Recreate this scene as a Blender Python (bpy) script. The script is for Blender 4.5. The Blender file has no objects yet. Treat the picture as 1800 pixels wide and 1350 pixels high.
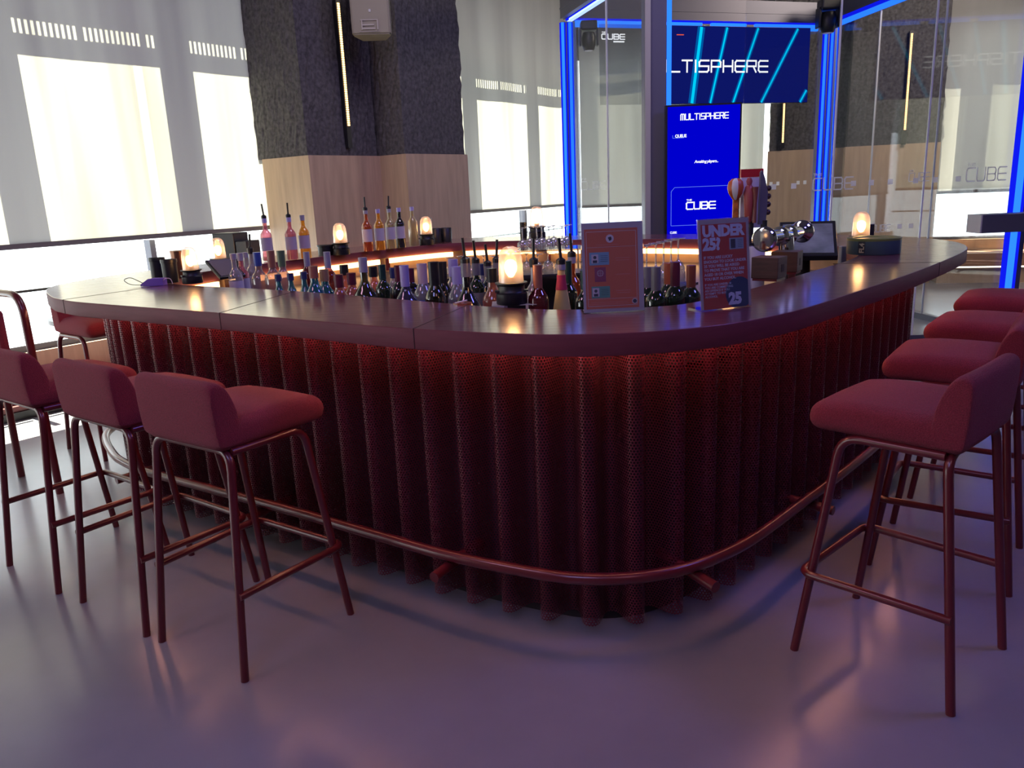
import bpy, bmesh, math, random
from mathutils import Vector, Matrix
random.seed(7)
S = bpy.context.scene
COL = S.collection

# ------------------------------------------------------------------ camera
cd = bpy.data.cameras.new('camera'); cam = bpy.data.objects.new('camera', cd); COL.objects.link(cam)
Rm = Matrix(((0.99905786, -0.04339799, 0.0), (-0.01047142, -0.24106072, 0.97045354), (-0.04211573, -0.96953924, -0.24128805)))
M = Matrix.Identity(4)
for i in range(3):
    M[i][0] = Rm[i][0]; M[i][1] = -Rm[i][1]; M[i][2] = -Rm[i][2]
M[0][3], M[1][3], M[2][3] = 0, 0, 1.5
cam.matrix_world = M
cd.sensor_fit = 'HORIZONTAL'; cd.sensor_width = 36; cd.lens = 1375 / 1800 * 36; cd.clip_start = .02; cd.clip_end = 200
S.camera = cam
# ------------------------------------------------------------------ world, sun, exposure
W = bpy.data.worlds.new('world'); S.world = W; W.use_nodes = True
W.node_tree.nodes['Background'].inputs[0].default_value = (.93, .97, 1, 1)
W.node_tree.nodes['Background'].inputs[1].default_value = 4.2
U = Vector((.605, .796, 0)); V = Vector((.796, -.605, 0)); W0 = Vector((-3.98, 5.86, 0))   # window wall: along U, into the room V
B0 = Vector((1.13, 12.6, 0)); Bd = Vector((.962, -.272, 0)); Bn = Vector((-.272, -.962, 0))  # back wall
sl = bpy.data.lights.new('sun', 'SUN'); sun = bpy.data.objects.new('sun', sl); COL.objects.link(sun)
SUN_DIR = (V * 1.0 - U * .0 + Vector((0, 0, -1.25))).normalized()
sun.rotation_euler = SUN_DIR.to_track_quat('-Z', 'Y').to_euler(); sl.energy = 84; sl.angle = math.radians(.25); sl.color = (1, .93, .7)
S.view_settings.view_transform = 'Standard'; S.view_settings.look = 'None'
S.view_settings.exposure = 0; S.view_settings.gamma = 1; S.view_settings.use_curve_mapping = False
S.cycles.use_denoising = True
S.cycles.max_bounces = 8; S.cycles.transparent_max_bounces = 24; S.cycles.diffuse_bounces = 3; S.cycles.glossy_bounces = 3
S.cycles.sample_clamp_indirect = 4; S.cycles.caustics_reflective = False; S.cycles.caustics_refractive = False

def area(name, loc, target, size, energy, color, size_y=None):
    l = bpy.data.lights.new(name, 'AREA'); o = bpy.data.objects.new(name, l); COL.objects.link(o)
    o.location = loc; d = (Vector(target) - Vector(loc)).normalized(); o.rotation_euler = d.to_track_quat('-Z', 'Y').to_euler()
    l.energy = energy; l.color = color; l.size = size
    if size_y: l.shape = 'RECTANGLE'; l.size_y = size_y
    return o
# unseen area lights added overhead to tint the floor, stools and pillars
area('fill_light_purple', (-1.2, -1.2, 4.3), (-.6, 1.6, 0), 1.6, 60, (.42, .42, 1))
area('fill_light_pink', (1.5, -1.4, 4.3), (1.0, 1.6, .3), 1.2, 16, (1, .45, .62))
area('fill_light_blue', (3.6, 2.4, 4.3), (1.2, 3.4, .8), 1.0, 55, (.22, .2, 1))
area('fill_light_rose', (-2.8, 1.2, 4.3), (-1.3, 2.8, .7), 1.0, 24, (1, .52, .8))
area('fill_light_violet', (0, 5.4, 4.4), (-.6, 7, 0), 1.8, 60, (.86, .74, 1))
area('fill_light_warm', (5.6, 8.4, 4.4), (4.1, 11.3, 1.5), 1.2, 150, (1, .82, .66))  # added warm fill to brighten the timber of the far pillar

# ------------------------------------------------------------------ materials
def mat(name, col, rough=.5, metal=0, bump=0, bscale=50, var=0, vscale=8, emit=None, estr=1, coat=0, stretch=None, spec=None, sheen=0):
    m = bpy.data.materials.new(name); m.use_nodes = True
    nt = m.node_tree; N = nt.nodes; L = nt.links; b = N['Principled BSDF']
    b.inputs['Base Color'].default_value = (*col, 1); b.inputs['Roughness'].default_value = rough; b.inputs['Metallic'].default_value = metal
    if spec is not None: b.inputs['Specular IOR Level'].default_value = spec
    if coat: b.inputs['Coat Weight'].default_value = coat; b.inputs['Coat Roughness'].default_value = .15
    if sheen: b.inputs['Sheen Weight'].default_value = sheen; b.inputs['Sheen Roughness'].default_value = .4
    if emit: b.inputs['Emission Color'].default_value = (*emit, 1); b.inputs['Emission Strength'].default_value = estr
    if bump or var:
        tc = N.new('ShaderNodeTexCoord'); mp = N.new('ShaderNodeMapping'); L.new(tc.outputs['Object'], mp.inputs[0])
        if stretch: mp.inputs['Scale'].default_value = stretch
    if var:
        n = N.new('ShaderNodeTexNoise'); n.inputs['Scale'].default_value = vscale; n.inputs['Detail'].default_value = 5
        L.new(mp.outputs[0], n.inputs['Vector'])
        r = N.new('ShaderNodeMapRange'); r.inputs[1].default_value = .3; r.inputs[2].default_value = .7; r.inputs[3].default_value = 1 - var; r.inputs[4].default_value = 1 + var
        L.new(n.outputs[0], r.inputs[0])
        x = N.new('ShaderNodeVectorMath'); x.operation = 'SCALE'; x.inputs[0].default_value = col; L.new(r.outputs[0], x.inputs['Scale'])
        L.new(x.outputs[0], b.inputs['Base Color'])
    if bump:
        n = N.new('ShaderNodeTexNoise'); n.inputs['Scale'].default_value = bscale; n.inputs['Detail'].default_value = 4
        L.new(mp.outputs[0], n.inputs['Vector'])
        bp = N.new('ShaderNodeBump'); bp.inputs['Strength'].default_value = bump; bp.inputs['Distance'].default_value = .01
        L.new(n.outputs[0], bp.inputs['Height']); L.new(bp.outputs[0], b.inputs['Normal'])
    return m
def emis(name, col, s):
    m = bpy.data.materials.new(name); m.use_nodes = True; N = m.node_tree.nodes; N.clear()
    e = N.new('ShaderNodeEmission'); e.inputs[0].default_value = (*col, 1); e.inputs[1].default_value = s
    o = N.new('ShaderNodeOutputMaterial'); m.node_tree.links.new(e.outputs[0], o.inputs[0]); return m
def thinglass(name, tint=(1, 1, 1), gloss=.12, rough=.02, body=0, bodycol=(1, 1, 1)):
    """clear pane: transparent + mirror reflection by facing; body adds a milky diffuse share"""
    m = bpy.data.materials.new(name); m.use_nodes = True; N = m.node_tree.nodes; L = m.node_tree.links; N.clear()
    t = N.new('ShaderNodeBsdfTransparent'); t.inputs[0].default_value = (*tint, 1)
    g = N.new('ShaderNodeBsdfGlossy'); g.inputs['Roughness'].default_value = rough
    lw = N.new('ShaderNodeLayerWeight'); lw.inputs[0].default_value = .35
    r = N.new('ShaderNodeMapRange'); r.inputs[3].default_value = gloss * .5; r.inputs[4].default_value = min(1, gloss * 5)
    L.new(lw.outputs['Facing'], r.inputs[0])
    mx = N.new('ShaderNodeMixShader'); L.new(r.outputs[0], mx.inputs[0]); L.new(t.outputs[0], mx.inputs[1]); L.new(g.outputs[0], mx.inputs[2])
    out = mx
    if body:
        d = N.new('ShaderNodeBsdfTranslucent'); d.inputs[0].default_value = (*bodycol, 1)
        d2 = N.new('ShaderNodeBsdfDiffuse'); d2.inputs[0].default_value = (*bodycol, 1)
        dm = N.new('ShaderNodeMixShader'); L.new(d.outputs[0], dm.inputs[1]); L.new(d2.outputs[0], dm.inputs[2])
        m2 = N.new('ShaderNodeMixShader'); m2.inputs[0].default_value = body; L.new(mx.outputs[0], m2.inputs[1]); L.new(dm.outputs[0], m2.inputs[2]); out = m2
    o = N.new('ShaderNodeOutputMaterial'); L.new(out.outputs[0], o.inputs[0]); return m

MT = {}
MT['floor'] = mat('polished_concrete', (.24, .24, .275), .22, bump=.04, bscale=3, var=.14, vscale=1.3, spec=.55)
MT['fabric'] = mat('red_wool', (.27, .024, .045), .9, bump=.8, bscale=420, var=.25, vscale=260, sheen=.08)
MT['tube'] = mat('red_powder_coat', (.12, .012, .018), .28, bump=.03, bscale=200, coat=.3)
MT['counter'] = mat('red_grained_laminate', (.2, .04, .045), .3, bump=.22, bscale=7, var=.15, vscale=5, stretch=(1, 6, 6), spec=.7, coat=1)
MT['seam'] = mat('counter_joint', (.03, .01, .012), .6)
MT['ledge'] = mat('dark_red_ledge', (.13, .018, .022), .35)
MT['dark'] = mat('dark_backing', (.02, .012, .016), .8)
MT['steel'] = mat('dark_worktop_steel', (.08, .08, .09), .35, metal=.6)
MT['tan'] = mat('tan_backsplash', (.42, .27, .17), .6, var=.1)
MT['black'] = mat('black_plastic', (.014, .015, .018), .38, bump=.02, bscale=300)
MT['blackgloss'] = mat('black_gloss', (.01, .01, .012), .12)
MT['chrome'] = mat('chrome', (.8, .78, .8), .06, metal=1)
MT['white'] = mat('white_plastic', (.75, .75, .78), .4)
MT['woodclad'] = mat('pale_ash_cladding', (.5, .36, .24), .5, bump=.05, bscale=6, var=.12, vscale=4, stretch=(5, 5, .5))
MT['woodblock'] = mat('dark_wood_block', (.085, .04, .028), .55, bump=.1, bscale=14, var=.3, vscale=10, stretch=(1, 1, 6))
MT['spray'] = mat('sprayed_acoustic_coat', (.088, .086, .09), .95, bump=1, bscale=26, var=.4, vscale=30)
MT['wall'] = mat('grey_plaster', (.32, .31, .33), .8, bump=.05, bscale=40, var=.05)
MT['ceil'] = mat('dark_ceiling', (.12, .12, .14), .9, bump=.1, bscale=12)
MT['frame'] = mat('grey_aluminium', (.14, .14, .18), .45, metal=.3)
MT['rail'] = mat('blind_rail', (.18, .17, .17), .5, metal=.3)
MT['shadeplate'] = mat('shade_plate_grey', (.3, .31, .3), .7)
MT['glass'] = thinglass('window_glass', (.95, .98, .97), .1)
MT['cubeglass'] = thinglass('cube_glass', (.93, .94, .95), .03)
MT['acrylic'] = thinglass('clear_acrylic', (.97, .97, 1), .14)
MT['wineglass'] = thinglass('wine_glass', (.88, .88, .92), .5, body=.2)
MT['dome'] = thinglass('frosted_lamp_glass', (.97, .95, .93), .15, body=.3, bodycol=(.95, .88, .86))
MT['bulb'] = emis('warm_bulb', (1, .5, .18), 22)
MT['warmstrip'] = emis('warm_led', (1, .55, .22), 7)
MT['redstrip'] = emis('warm_red_led', (1, .42, .26), 24)
MT['amber'] = emis('amber_diodes', (1, .55, .2), 5)
MT['bluecore'] = emis('blue_led_core', (.02, .17, 1), 1.7)
MT['blueside'] = emis('blue_led_side', (.005, .012, 1), .9)
MT['bluewhite'] = emis('pale_blue_led', (.35, .5, 1), 2.2)
MT['textglow'] = emis('screen_white', (.95, .97, 1), 1.1)
MT['cyan'] = emis('screen_cyan', (.0, .62, .95), 1.0)
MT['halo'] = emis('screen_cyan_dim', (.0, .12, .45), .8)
MT['navy'] = emis('screen_navy', (.004, .008, .13), 1)
MT['royal'] = emis('screen_royal_blue', (.0, .0, .62), 1)
MT['line'] = emis('screen_line', (.12, .2, .9), 1)
MT['decal'] = thinglass('frosted_decal', (1, 1, 1), .05, .3, body=.6, bodycol=(1, 1, 1))
MT['benchlight'] = emis('bench_light', (1, .9, .75), 3)
def blindmat():
    m = bpy.data.materials.new('roller_blind_fabric'); m.use_nodes = True; N = m.node_tree.nodes; L = m.node_tree.links; N.clear()
    tc = N.new('ShaderNodeTexCoord'); mp = N.new('ShaderNodeMapping'); mp.inputs['Scale'].default_value = (2.2, 2.2, .12); L.new(tc.outputs['Object'], mp.inputs[0])
    n = N.new('ShaderNodeTexNoise'); n.inputs['Scale'].default_value = 1.6; n.inputs['Detail'].default_value = 3; L.new(mp.outputs[0], n.inputs['Vector'])
    r = N.new('ShaderNodeValToRGB'); r.color_ramp.elements[0].position = .35; r.color_ramp.elements[1].position = .65
    r.color_ramp.elements[0].color = (.07, .069, .064, 1); r.color_ramp.elements[1].color = (.125, .122, .11, 1); L.new(n.outputs[0], r.inputs[0])
    t = N.new('ShaderNodeBsdfTranslucent'); L.new(r.outputs[0], t.inputs[0])
    d = N.new('ShaderNodeBsdfDiffuse'); d.inputs[0].default_value = (.33, .32, .31, 1)
    a = N.new('ShaderNodeAddShader'); L.new(t.outputs[0], a.inputs[0]); L.new(d.outputs[0], a.inputs[1])
    o = N.new('ShaderNodeOutputMaterial'); L.new(a.outputs[0], o.inputs[0]); return m
MT['blind'] = blindmat()
def perfmat():
    m = mat('perforated_red_steel', (.125, .013, .027), .36, metal=.2); N = m.node_tree.nodes; L = m.node_tree.links; b = N['Principled BSDF']
    uv = N.new('ShaderNodeUVMap'); uv.uv_map = 'UVMap'; sp = N.new('ShaderNodeSeparateXYZ'); L.new(uv.outputs[0], sp.inputs[0])
    p = .0112; q = p * 1.732
    def mth(op, a, bb=None):
        n = N.new('ShaderNodeMath'); n.operation = op
        for i, x in enumerate((a, bb)):
            if x is None: continue
            if isinstance(x, (int, float)): n.inputs[i].default_value = x
            else: L.new(x, n.inputs[i])
        return n.outputs[0]
    ds = []
    for off in (0, .5):
        a = mth('MULTIPLY', mth('SUBTRACT', mth('FRACT', mth('ADD', mth('DIVIDE', sp.outputs[0], p), off)), .5), p)
        c = mth('MULTIPLY', mth('SUBTRACT', mth('FRACT', mth('ADD', mth('DIVIDE', sp.outputs[1], q), off)), .5), q)
        ds.append(mth('SQRT', mth('ADD', mth('MULTIPLY', a, a), mth('MULTIPLY', c, c))))
    op = mth('GREATER_THAN', mth('MINIMUM', ds[0], ds[1]), .0037)
    L.new(op, b.inputs['Alpha']); return m
MT['perf'] = perfmat()
def solid(name, col, rough=.4, **k):
    if name not in MT: MT[name] = mat(name, col, rough, **k)
    return MT[name]

# ------------------------------------------------------------------ mesh helpers
def link(name, bm, m=None, parent=None, smooth=False, loc=None, mw=None):
    me = bpy.data.meshes.new(name); bm.normal_update(); bm.to_mesh(me); bm.free()
    if m: me.materials.append(m)
    if smooth:
        for p in me.polygons: p.use_smooth = True
        try: me.set_sharp_from_angle(angle=math.radians(45))
        except Exception: pass
    o = bpy.data.objects.new(name, me); COL.objects.link(o)
    if parent: o.parent = parent
    if loc: o.location = loc
    if mw: o.matrix_local = mw
    return o
def tag(o, label=None, cat=None, group=None, kind=None):
    if label: o['label'] = label
    if cat: o['category'] = cat
    if group: o['group'] = group
    if kind: o['kind'] = kind
    return o
def thing(name, label, cat, loc=(0, 0, 0), rotz=0, group=None):
    o = bpy.data.objects.new(name, None); COL.objects.link(o); o.location = loc; o.rotation_euler = (0, 0, rotz)
    o.empty_display_size = .05
    return tag(o, label, cat, group)
def struct(o): o['kind'] = 'structure'; return o
def dup(root, loc, rotz, label=None, group=None):
    r = root.copy(); COL.objects.link(r); r.location = loc; r.rotation_euler = (0, 0, rotz)
    if label: r['label'] = label
    if group: r['group'] = group
    for ch in list(root.children):
        c = ch.copy(); COL.objects.link(c); c.parent = r
        for g in list(ch.children):
            d = g.copy(); COL.objects.link(d); d.parent = c
    return r
def box(bm, c, s, rz=0, bevel=0, mtx=None):
    r = bmesh.ops.create_cube(bm, size=1); vs = r['verts']
    T = Matrix.Translation(Vector(c)) @ Matrix.Rotation(rz, 4, 'Z') @ Matrix.Diagonal((*s, 1))
    if mtx: T = mtx @ T
    bmesh.ops.transform(bm, matrix=T, verts=vs)
    if bevel:
        es = {e for v in vs for e in v.link_edges}
        bmesh.ops.bevel(bm, geom=list(es), offset=bevel, segments=2, affect='EDGES', profile=.5)
    return bm
def bx(c, s, rz=0, bevel=0): return box(bmesh.new(), c, s, rz, bevel)
def obox(bm, O, X, Y, Z, a, b):
    """box between local corners a and b in frame O,X,Y,Z"""
    M_ = Matrix.Identity(4)
    for i in range(3): M_[i][0] = X[i]; M_[i][1] = Y[i]; M_[i][2] = Z[i]; M_[i][3] = O[i]
    c = [(a[i] + b[i]) / 2 for i in range(3)]; s = [abs(b[i] - a[i]) for i in range(3)]
    return box(bm, c, s, mtx=M_)
def lathe(bm, prof, seg=20, c=(0, 0, 0), mtx=None):
    rings = []
    for r, z in prof:
        if r < 1e-5: rings.append([bm.verts.new((c[0], c[1], c[2] + z))])
        else: rings.append([bm.verts.new((c[0] + r * math.cos(2 * math.pi * i / seg), c[1] + r * math.sin(2 * math.pi * i / seg), c[2] + z)) for i in range(seg)])
    for a, b in zip(rings, rings[1:]):
        for i in range(seg):
            j = (i + 1) % seg
            if len(a) == 1 and len(b) == 1: continue
            if len(a) == 1: bm.faces.new((a[0], b[j], b[i]))
            elif len(b) == 1: bm.faces.new((a[i], a[j], b[0]))
            else: bm.faces.new((a[i], a[j], b[j], b[i]))
    if mtx: bmesh.ops.transform(bm, matrix=mtx, verts=[v for r in rings for v in r])
    return bm
def fillet(pts, r, n=6):
    out = [Vector(pts[0])]
    for i in range(1, len(pts) - 1):
        a, b, c = Vector(pts[i - 1]), Vector(pts[i]), Vector(pts[i + 1])
        d1 = (a - b); d2 = (c - b); rr = min(r, d1.length * .49, d2.length * .49)
        p1 = b + d1.normalized() * rr; p2 = b + d2.normalized() * rr
        for k in range(n + 1):
            t = k / n; out.append(p1 * (1 - t) ** 2 + b * 2 * t * (1 - t) + p2 * t * t)
    out.append(Vector(pts[-1])); return out
def tube(bm, pts, r, seg=12, closed=False, cap=True):
    pts = [Vector(p) for p in pts]; n = len(pts); rings = []
    up = None
    for i, p in enumerate(pts):
        if closed: t = (pts[(i + 1) % n] - pts[i - 1]).normalized()
        else: t = (pts[min(i + 1, n - 1)] - pts[max(i - 1, 0)]).normalized()
        if up is None:
            up = Vector((0, 0, 1)) if abs(t.z) < .9 else Vector((1, 0, 0))
        x = up.cross(t)
        if x.length < 1e-4: x = Vector((1, 0, 0)).cross(t)
        x.normalize(); y = t.cross(x).normalized(); up = y
        rr = r if not isinstance(r, (list, tuple)) else r[i]
        rings.append([bm.verts.new(p + x * rr * math.cos(2 * math.pi * k / seg) + y * rr * math.sin(2 * math.pi * k / seg)) for k in range(seg)])
    for i in range(n if closed else n - 1):
        a, b = rings[i], rings[(i + 1) % n]
        for k in range(seg): bm.faces.new((a[k], a[(k + 1) % seg], b[(k + 1) % seg], b[k]))
    if cap and not closed: bm.faces.new(rings[0][::-1]); bm.faces.new(rings[-1])
    return bm
def prism(bm, poly, z0, z1):
    a = [bm.verts.new((x, y, z0)) for x, y in poly]; b = [bm.verts.new((x, y, z1)) for x, y in poly]
    bm.faces.new(a[::-1]); bm.faces.new(b)
    n = len(poly)
    for i in range(n): bm.faces.new((a[i], a[(i + 1) % n], b[(i + 1) % n], b[i]))
    return bm
def spline(pts, n=10):
    out = []; N_ = len(pts); P = [Vector((*p, 0)) for p in pts]
    for i in range(N_):
        p0, p1, p2, p3 = P[i - 1], P[i], P[(i + 1) % N_], P[(i + 2) % N_]
        for k in range(n):
            t = k / n
            out.append(.5 * ((2 * p1) + (p2 - p0) * t + (2 * p0 - 5 * p1 + 4 * p2 - p3) * t * t + (3 * p1 - p0 - 3 * p2 + p3) * t ** 3))
    return out
def resample(P, step):
    L_ = [0]
    for i in range(len(P)): L_.append(L_[-1] + (P[(i + 1) % len(P)] - P[i]).length)
    n = max(8, round(L_[-1] / step)); out = []; j = 0
    for k in range(n):
        s = L_[-1] * k / n
        while L_[j + 1] < s: j += 1
        t = (s - L_[j]) / (L_[j + 1] - L_[j]); out.append(P[j].lerp(P[(j + 1) % len(P)], t))
    return out
def smoothl(P, it=3):
    for _ in range(it): P = [(P[i - 1] + P[i] * 2 + P[(i + 1) % len(P)]) / 4 for i in range(len(P))]
    return P
def normals(P):
    n = len(P); out = []
    for i in range(n):
        t = (P[(i + 1) % n] - P[i - 1]).normalized(); out.append(Vector((t.y, -t.x, 0)))
    return out
def offset(P, d):   # positive = outwards for counter-clockwise loops
    return [p + q * d for p, q in zip(P, normals(P))]
def loops_mesh(name, loops, z0, z1, m, parent=None, bevel=0):
    """flat ring or disc between closed outlines, extruded"""
    cu = bpy.data.curves.new(name, 'CURVE'); cu.dimensions = '2D'; cu.fill_mode = 'BOTH'; cu.extrude = (z1 - z0) / 2 - bevel; cu.bevel_depth = bevel; cu.bevel_resolution = 1
    cu.offset = -bevel
    for P in loops:
        s = cu.splines.new('POLY'); s.points.add(len(P) - 1); s.use_cyclic_u = True
        for i, p in enumerate(P): s.points[i].co = (p[0], p[1], 0, 1)
    t = bpy.data.objects.new(name, cu); COL.objects.link(t)
    bpy.context.view_layer.update()
    me = bpy.data.meshes.new_from_object(t.evaluated_get(bpy.context.evaluated_depsgraph_get()))
    bpy.data.objects.remove(t); bpy.data.curves.remove(cu)
    me.name = name; me.materials.clear(); me.materials.append(m)
    o = bpy.data.objects.new(name, me); COL.objects.link(o); o.location.z = (z0 + z1) / 2
    if parent: o.parent = parent
    return o
def ribbon(bm, P, z0, z1, d0=0, d1=None, closed=True):
    """thin-walled band along a loop, thickness d0..d1 outward"""
    a = offset(P, d0); b = offset(P, d1) if d1 is not None else None; n = len(P)
    va0 = [bm.verts.new((p.x, p.y, z0)) for p in a]; va1 = [bm.verts.new((p.x, p.y, z1)) for p in a]
    rng = range(n if closed else n - 1)
    if b is None:
        for i in rng: j = (i + 1) % n; bm.faces.new((va0[i], va0[j], va1[j], va1[i]))
        return bm
    vb0 = [bm.verts.new((p.x, p.y, z0)) for p in b]; vb1 = [bm.verts.new((p.x, p.y, z1)) for p in b]
    for i in rng:
        j = (i + 1) % n
        bm.faces.new((vb0[i], vb0[j], vb1[j], vb1[i])); bm.faces.new((va0[j], va0[i], va1[i], va1[j]))
        bm.faces.new((va1[i], va1[j], vb1[j], vb1[i])); bm.faces.new((va0[j], va0[i], vb0[i], vb0[j]))
    return bm
_txt = {}
def text_mesh(body, size, weight=0, depth=.0006, align='LEFT', shear=0, space=1):
    cu = bpy.data.curves.new('text', 'FONT'); cu.body = body; cu.size = size; cu.offset = weight * size; cu.extrude = depth; cu.align_x = align; cu.shear = shear; cu.space_character = space
    cu.resolution_u = 2
    t = bpy.data.objects.new('text', cu); COL.objects.link(t); bpy.context.view_layer.update()
    me = bpy.data.meshes.new_from_object(t.evaluated_get(bpy.context.evaluated_depsgraph_get()))
    bpy.data.objects.remove(t); bpy.data.curves.remove(cu); me.materials.clear(); return me
def put_text(name, body, size, m, parent, mw, **k):
    me = text_mesh(body, size, **k); me.materials.append(m); o = bpy.data.objects.new(name, me); COL.objects.link(o); o.parent = parent; o.matrix_local = mw; return o
# squared display lettering, glyph strokes on a 1 x 1 cell
GL = {'M': [[(0, 0), (0, .85), (.15, 1), (.85, 1), (1, .85), (1, 0)], [(.5, 0), (.5, 1)]], 'U': [[(0, 1), (0, .15), (.15, 0), (.85, 0), (1, .15), (1, 1)]],
      'L': [[(0, 1), (0, .0), (1, 0)]], 'T': [[(0, 1), (1, 1)], [(.5, 1), (.5, 0)]], 'I': [[(.5, 0), (.5, 1)]],
      'S': [[(1, 1), (.15, 1), (0, .85), (0, .5), (1, .5), (1, .15), (.85, 0), (0, 0)]], 'P': [[(0, 0), (0, 1), (.85, 1), (1, .85), (1, .45), (0, .45)]],
      'H': [[(0, 0), (0, 1)], [(1, 0), (1, 1)], [(0, .5), (1, .5)]], 'E': [[(1, 1), (.15, 1), (0, .85), (0, .15), (.15, 0), (1, 0)], [(0, .5), (1, .5)]],
      'R': [[(0, 0), (0, 1), (1, 1), (1, .5), (0, .5)], [(.7, .5), (1, 0)]], 'C': [[(1, 1), (.15, 1), (0, .85), (0, .15), (.15, 0), (1, 0)]],
      'B': [[(0, 0), (0, 1), (.85, 1), (1, .85), (1, .6), (.9, .5), (1, .4), (1, .15), (.85, 0), (0, 0)], [(0, .5), (.9, .5)]], 'Q': [[(0, 0), (0, 1), (1, 1), (1, 0), (0, 0)], [(.6, .3), (1.05, -.1)]],
      ' ': []}
GW = {'I': .2, ' ': .6}
def strokes(bm, word, x, y, h, w, th, gap=.32, d=.002):
    cx = x
    for ch in word:
        gw = w * GW.get(ch, 1)
        for s in GL[ch]:
            for (ax, ay), (bx_, by) in zip(s, s[1:]):
                if ch == 'I': ax = bx_ = .5
                p = Vector((cx + ax * gw, y + ay * h, 0)); q = Vector((cx + bx_ * gw, y + by * h, 0)); e = (q - p)
                if e.length < 1e-6: continue
                ang = math.atan2(e.y, e.x)
                box(bm, ((p.x + q.x) / 2, (p.y + q.y) / 2, d / 2), (e.length + th, th, d), ang)
        cx += gw + w * gap
    return cx - w * gap - x
def wordwidth(word, w, gap=.32): return sum(w * GW.get(c, 1) + w * gap for c in word) - w * gap
def frame_mtx(O, X, Y):
    X = Vector(X).normalized(); Y = Vector(Y).normalized(); Z = X.cross(Y); M_ = Matrix.Identity(4)
    for i in range(3): M_[i][0] = X[i]; M_[i][1] = Y[i]; M_[i][2] = Z[i]; M_[i][3] = O[i]
    return M_

# ================================================================== SETTING
FX0, FX1, FY0, FY1 = -9, 11, -4, 15
def wp(s, m, z=0): p = W0 + U * s + V * m; return Vector((p.x, p.y, z))
def bp_(s, m, z=0): p = B0 + Bd * s + Bn * m; return Vector((p.x, p.y, z))
CORNER = wp(8.47, 0)
UZ = Vector((0, 0, 1))
S0 = -9.0; S1 = 8.47; E1 = 9.5
C_l = wp(S0, 0); C_r = bp_(E1, 0)
floor_poly = [(wp(S0, -.05).x, wp(S0, -.05).y), (C_l.x + 4, C_l.y - 8), (9.5, -6), (C_r.x, C_r.y + .02), (bp_(0, -.05).x, bp_(0, -.05).y)]
struct(link('floor', prism(bmesh.new(), [p for p in floor_poly][::-1][::-1], -.1, 0), MT['floor']))
bm = prism(bmesh.new(), floor_poly, 4.6, 4.7); struct(link('ceiling', bm, MT['ceil']))
def wallbetween(name, a, b, z0=0, z1=4.6, t=.1, m=None):
    a = Vector(a); b = Vector(b); d = (b - a).normalized(); n = Vector((d.y, -d.x, 0)); bm = bmesh.new()
    obox(bm, a, d, n, UZ, (0, 0, z0), ((b - a).length, t, z1)); return struct(link(name, bm, m or MT['wall']))
P1 = Vector((C_l.x + 4, C_l.y - 8, 0)); P2 = Vector((9.5, -6, 0))
wallbetween('wall_behind', P1, P2); wallbetween('wall_near_left', C_l, P1); wallbetween('wall_right', P2, C_r)
# window wall (left): low timber sill wall, head band, panes
bm = bmesh.new(); obox(bm, wp(S0, 0), U, V, UZ, (0, -.22, 0), (S1 - S0, 0, .41)); struct(link('wall_left', bm, MT['woodclad']))
bm = bmesh.new(); obox(bm, wp(S0, 0), U, V, UZ, (0, -.22, 4.3), (S1 - S0, 0, 4.6)); struct(link('trim_1', bm, MT['wall']))
bm = bmesh.new(); obox(bm, wp(S0, 0), U, V, UZ, (0, .0, 0), (S1 - S0 - .1, .42, .1)); obox(bm, wp(S0, 0), U, V, UZ, (0, .0, .1), (S1 - S0 - .1, .36, .13)); struct(link('trim_2', bm, MT['ledge']))
bm = bmesh.new(); obox(bm, wp(S0, 0), U, V, UZ, (0, .42, 0), (S1 - S0 - .1, .44, .06)); struct(link('baseboard_left', bm, MT['black']))
# window mullions, kept low so they cast no lines on the blinds
MULLIONS = [-4.22, -2.79, -1.36, .07, 1.50, 2.93, 4.36, 5.79, 7.22]
k = 1
for a, b in zip(MULLIONS, MULLIONS[1:] + [8.47]):
    w = bpy.data.objects.new('window_%d' % k, None); COL.objects.link(w); w['kind'] = 'structure'; w.location = wp(a, 0); k += 1
    wpos = wp(a, 0)
    def loc(bm): bmesh.ops.translate(bm, verts=bm.verts, vec=-wpos); return bm
    bm = bmesh.new(); obox(bm, wp(a, 0), U, V, UZ, (.06, -.13, .45), (b - a - .02, -.12, 4.3)); link('window_pane', loc(bm), MT['glass'], w)
    bm = bmesh.new()
    obox(bm, wp(a, 0), U, V, UZ, (-.025, -.2, .41), (.025, -.1, 1.2)); obox(bm, wp(a, 0), U, V, UZ, (.04, -.18, .41), (b - a - .04, -.06, .46))
    link('window_frame', loc(bm), MT['frame'], w)
    bm = bmesh.new(); obox(bm, wp(a, 0), U, V, UZ, (.04, -.16, .865), (b - a - .04, -.14, .885)); link('guard_rail', loc(bm), MT['black'], w)
# unseen plates added outside, shaped to cast the sun patches and stripes on the blinds
f = tag(bpy.data.objects.new('shade_screen', None), 'unseen grey slotted plates and hung piers casting shade on the blinds', 'facade'); COL.objects.link(f); f['kind'] = 'structure'; f.name = 'trim_3'
dh = SUN_DIR.dot(V); du = SUN_DIR.dot(U) / dh; dz = -SUN_DIR.z / dh
MP = -.75  # distance of the slotted band from the wall plane
def shade(s0, s1, z0, z1, bm): obox(bm, wp(0, 0), U, V, UZ, (s0 + du * MP, MP - .02, z0 - dz * MP), (s1 + du * MP, MP, z1 - dz * MP))
bm = bmesh.new()
OPEN = [(-3.6, -2.55), (-2.2, -1.1), (-.8, .29), (.59, 1.72), (2.03, 3.16), (3.46, 4.6), (4.89, 5.74), (6.03, 7.12), (7.42, 8.47)]
ZP, ZS0, ZS1, ZT = 2.72, 2.85, 2.975, 4.9
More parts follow.
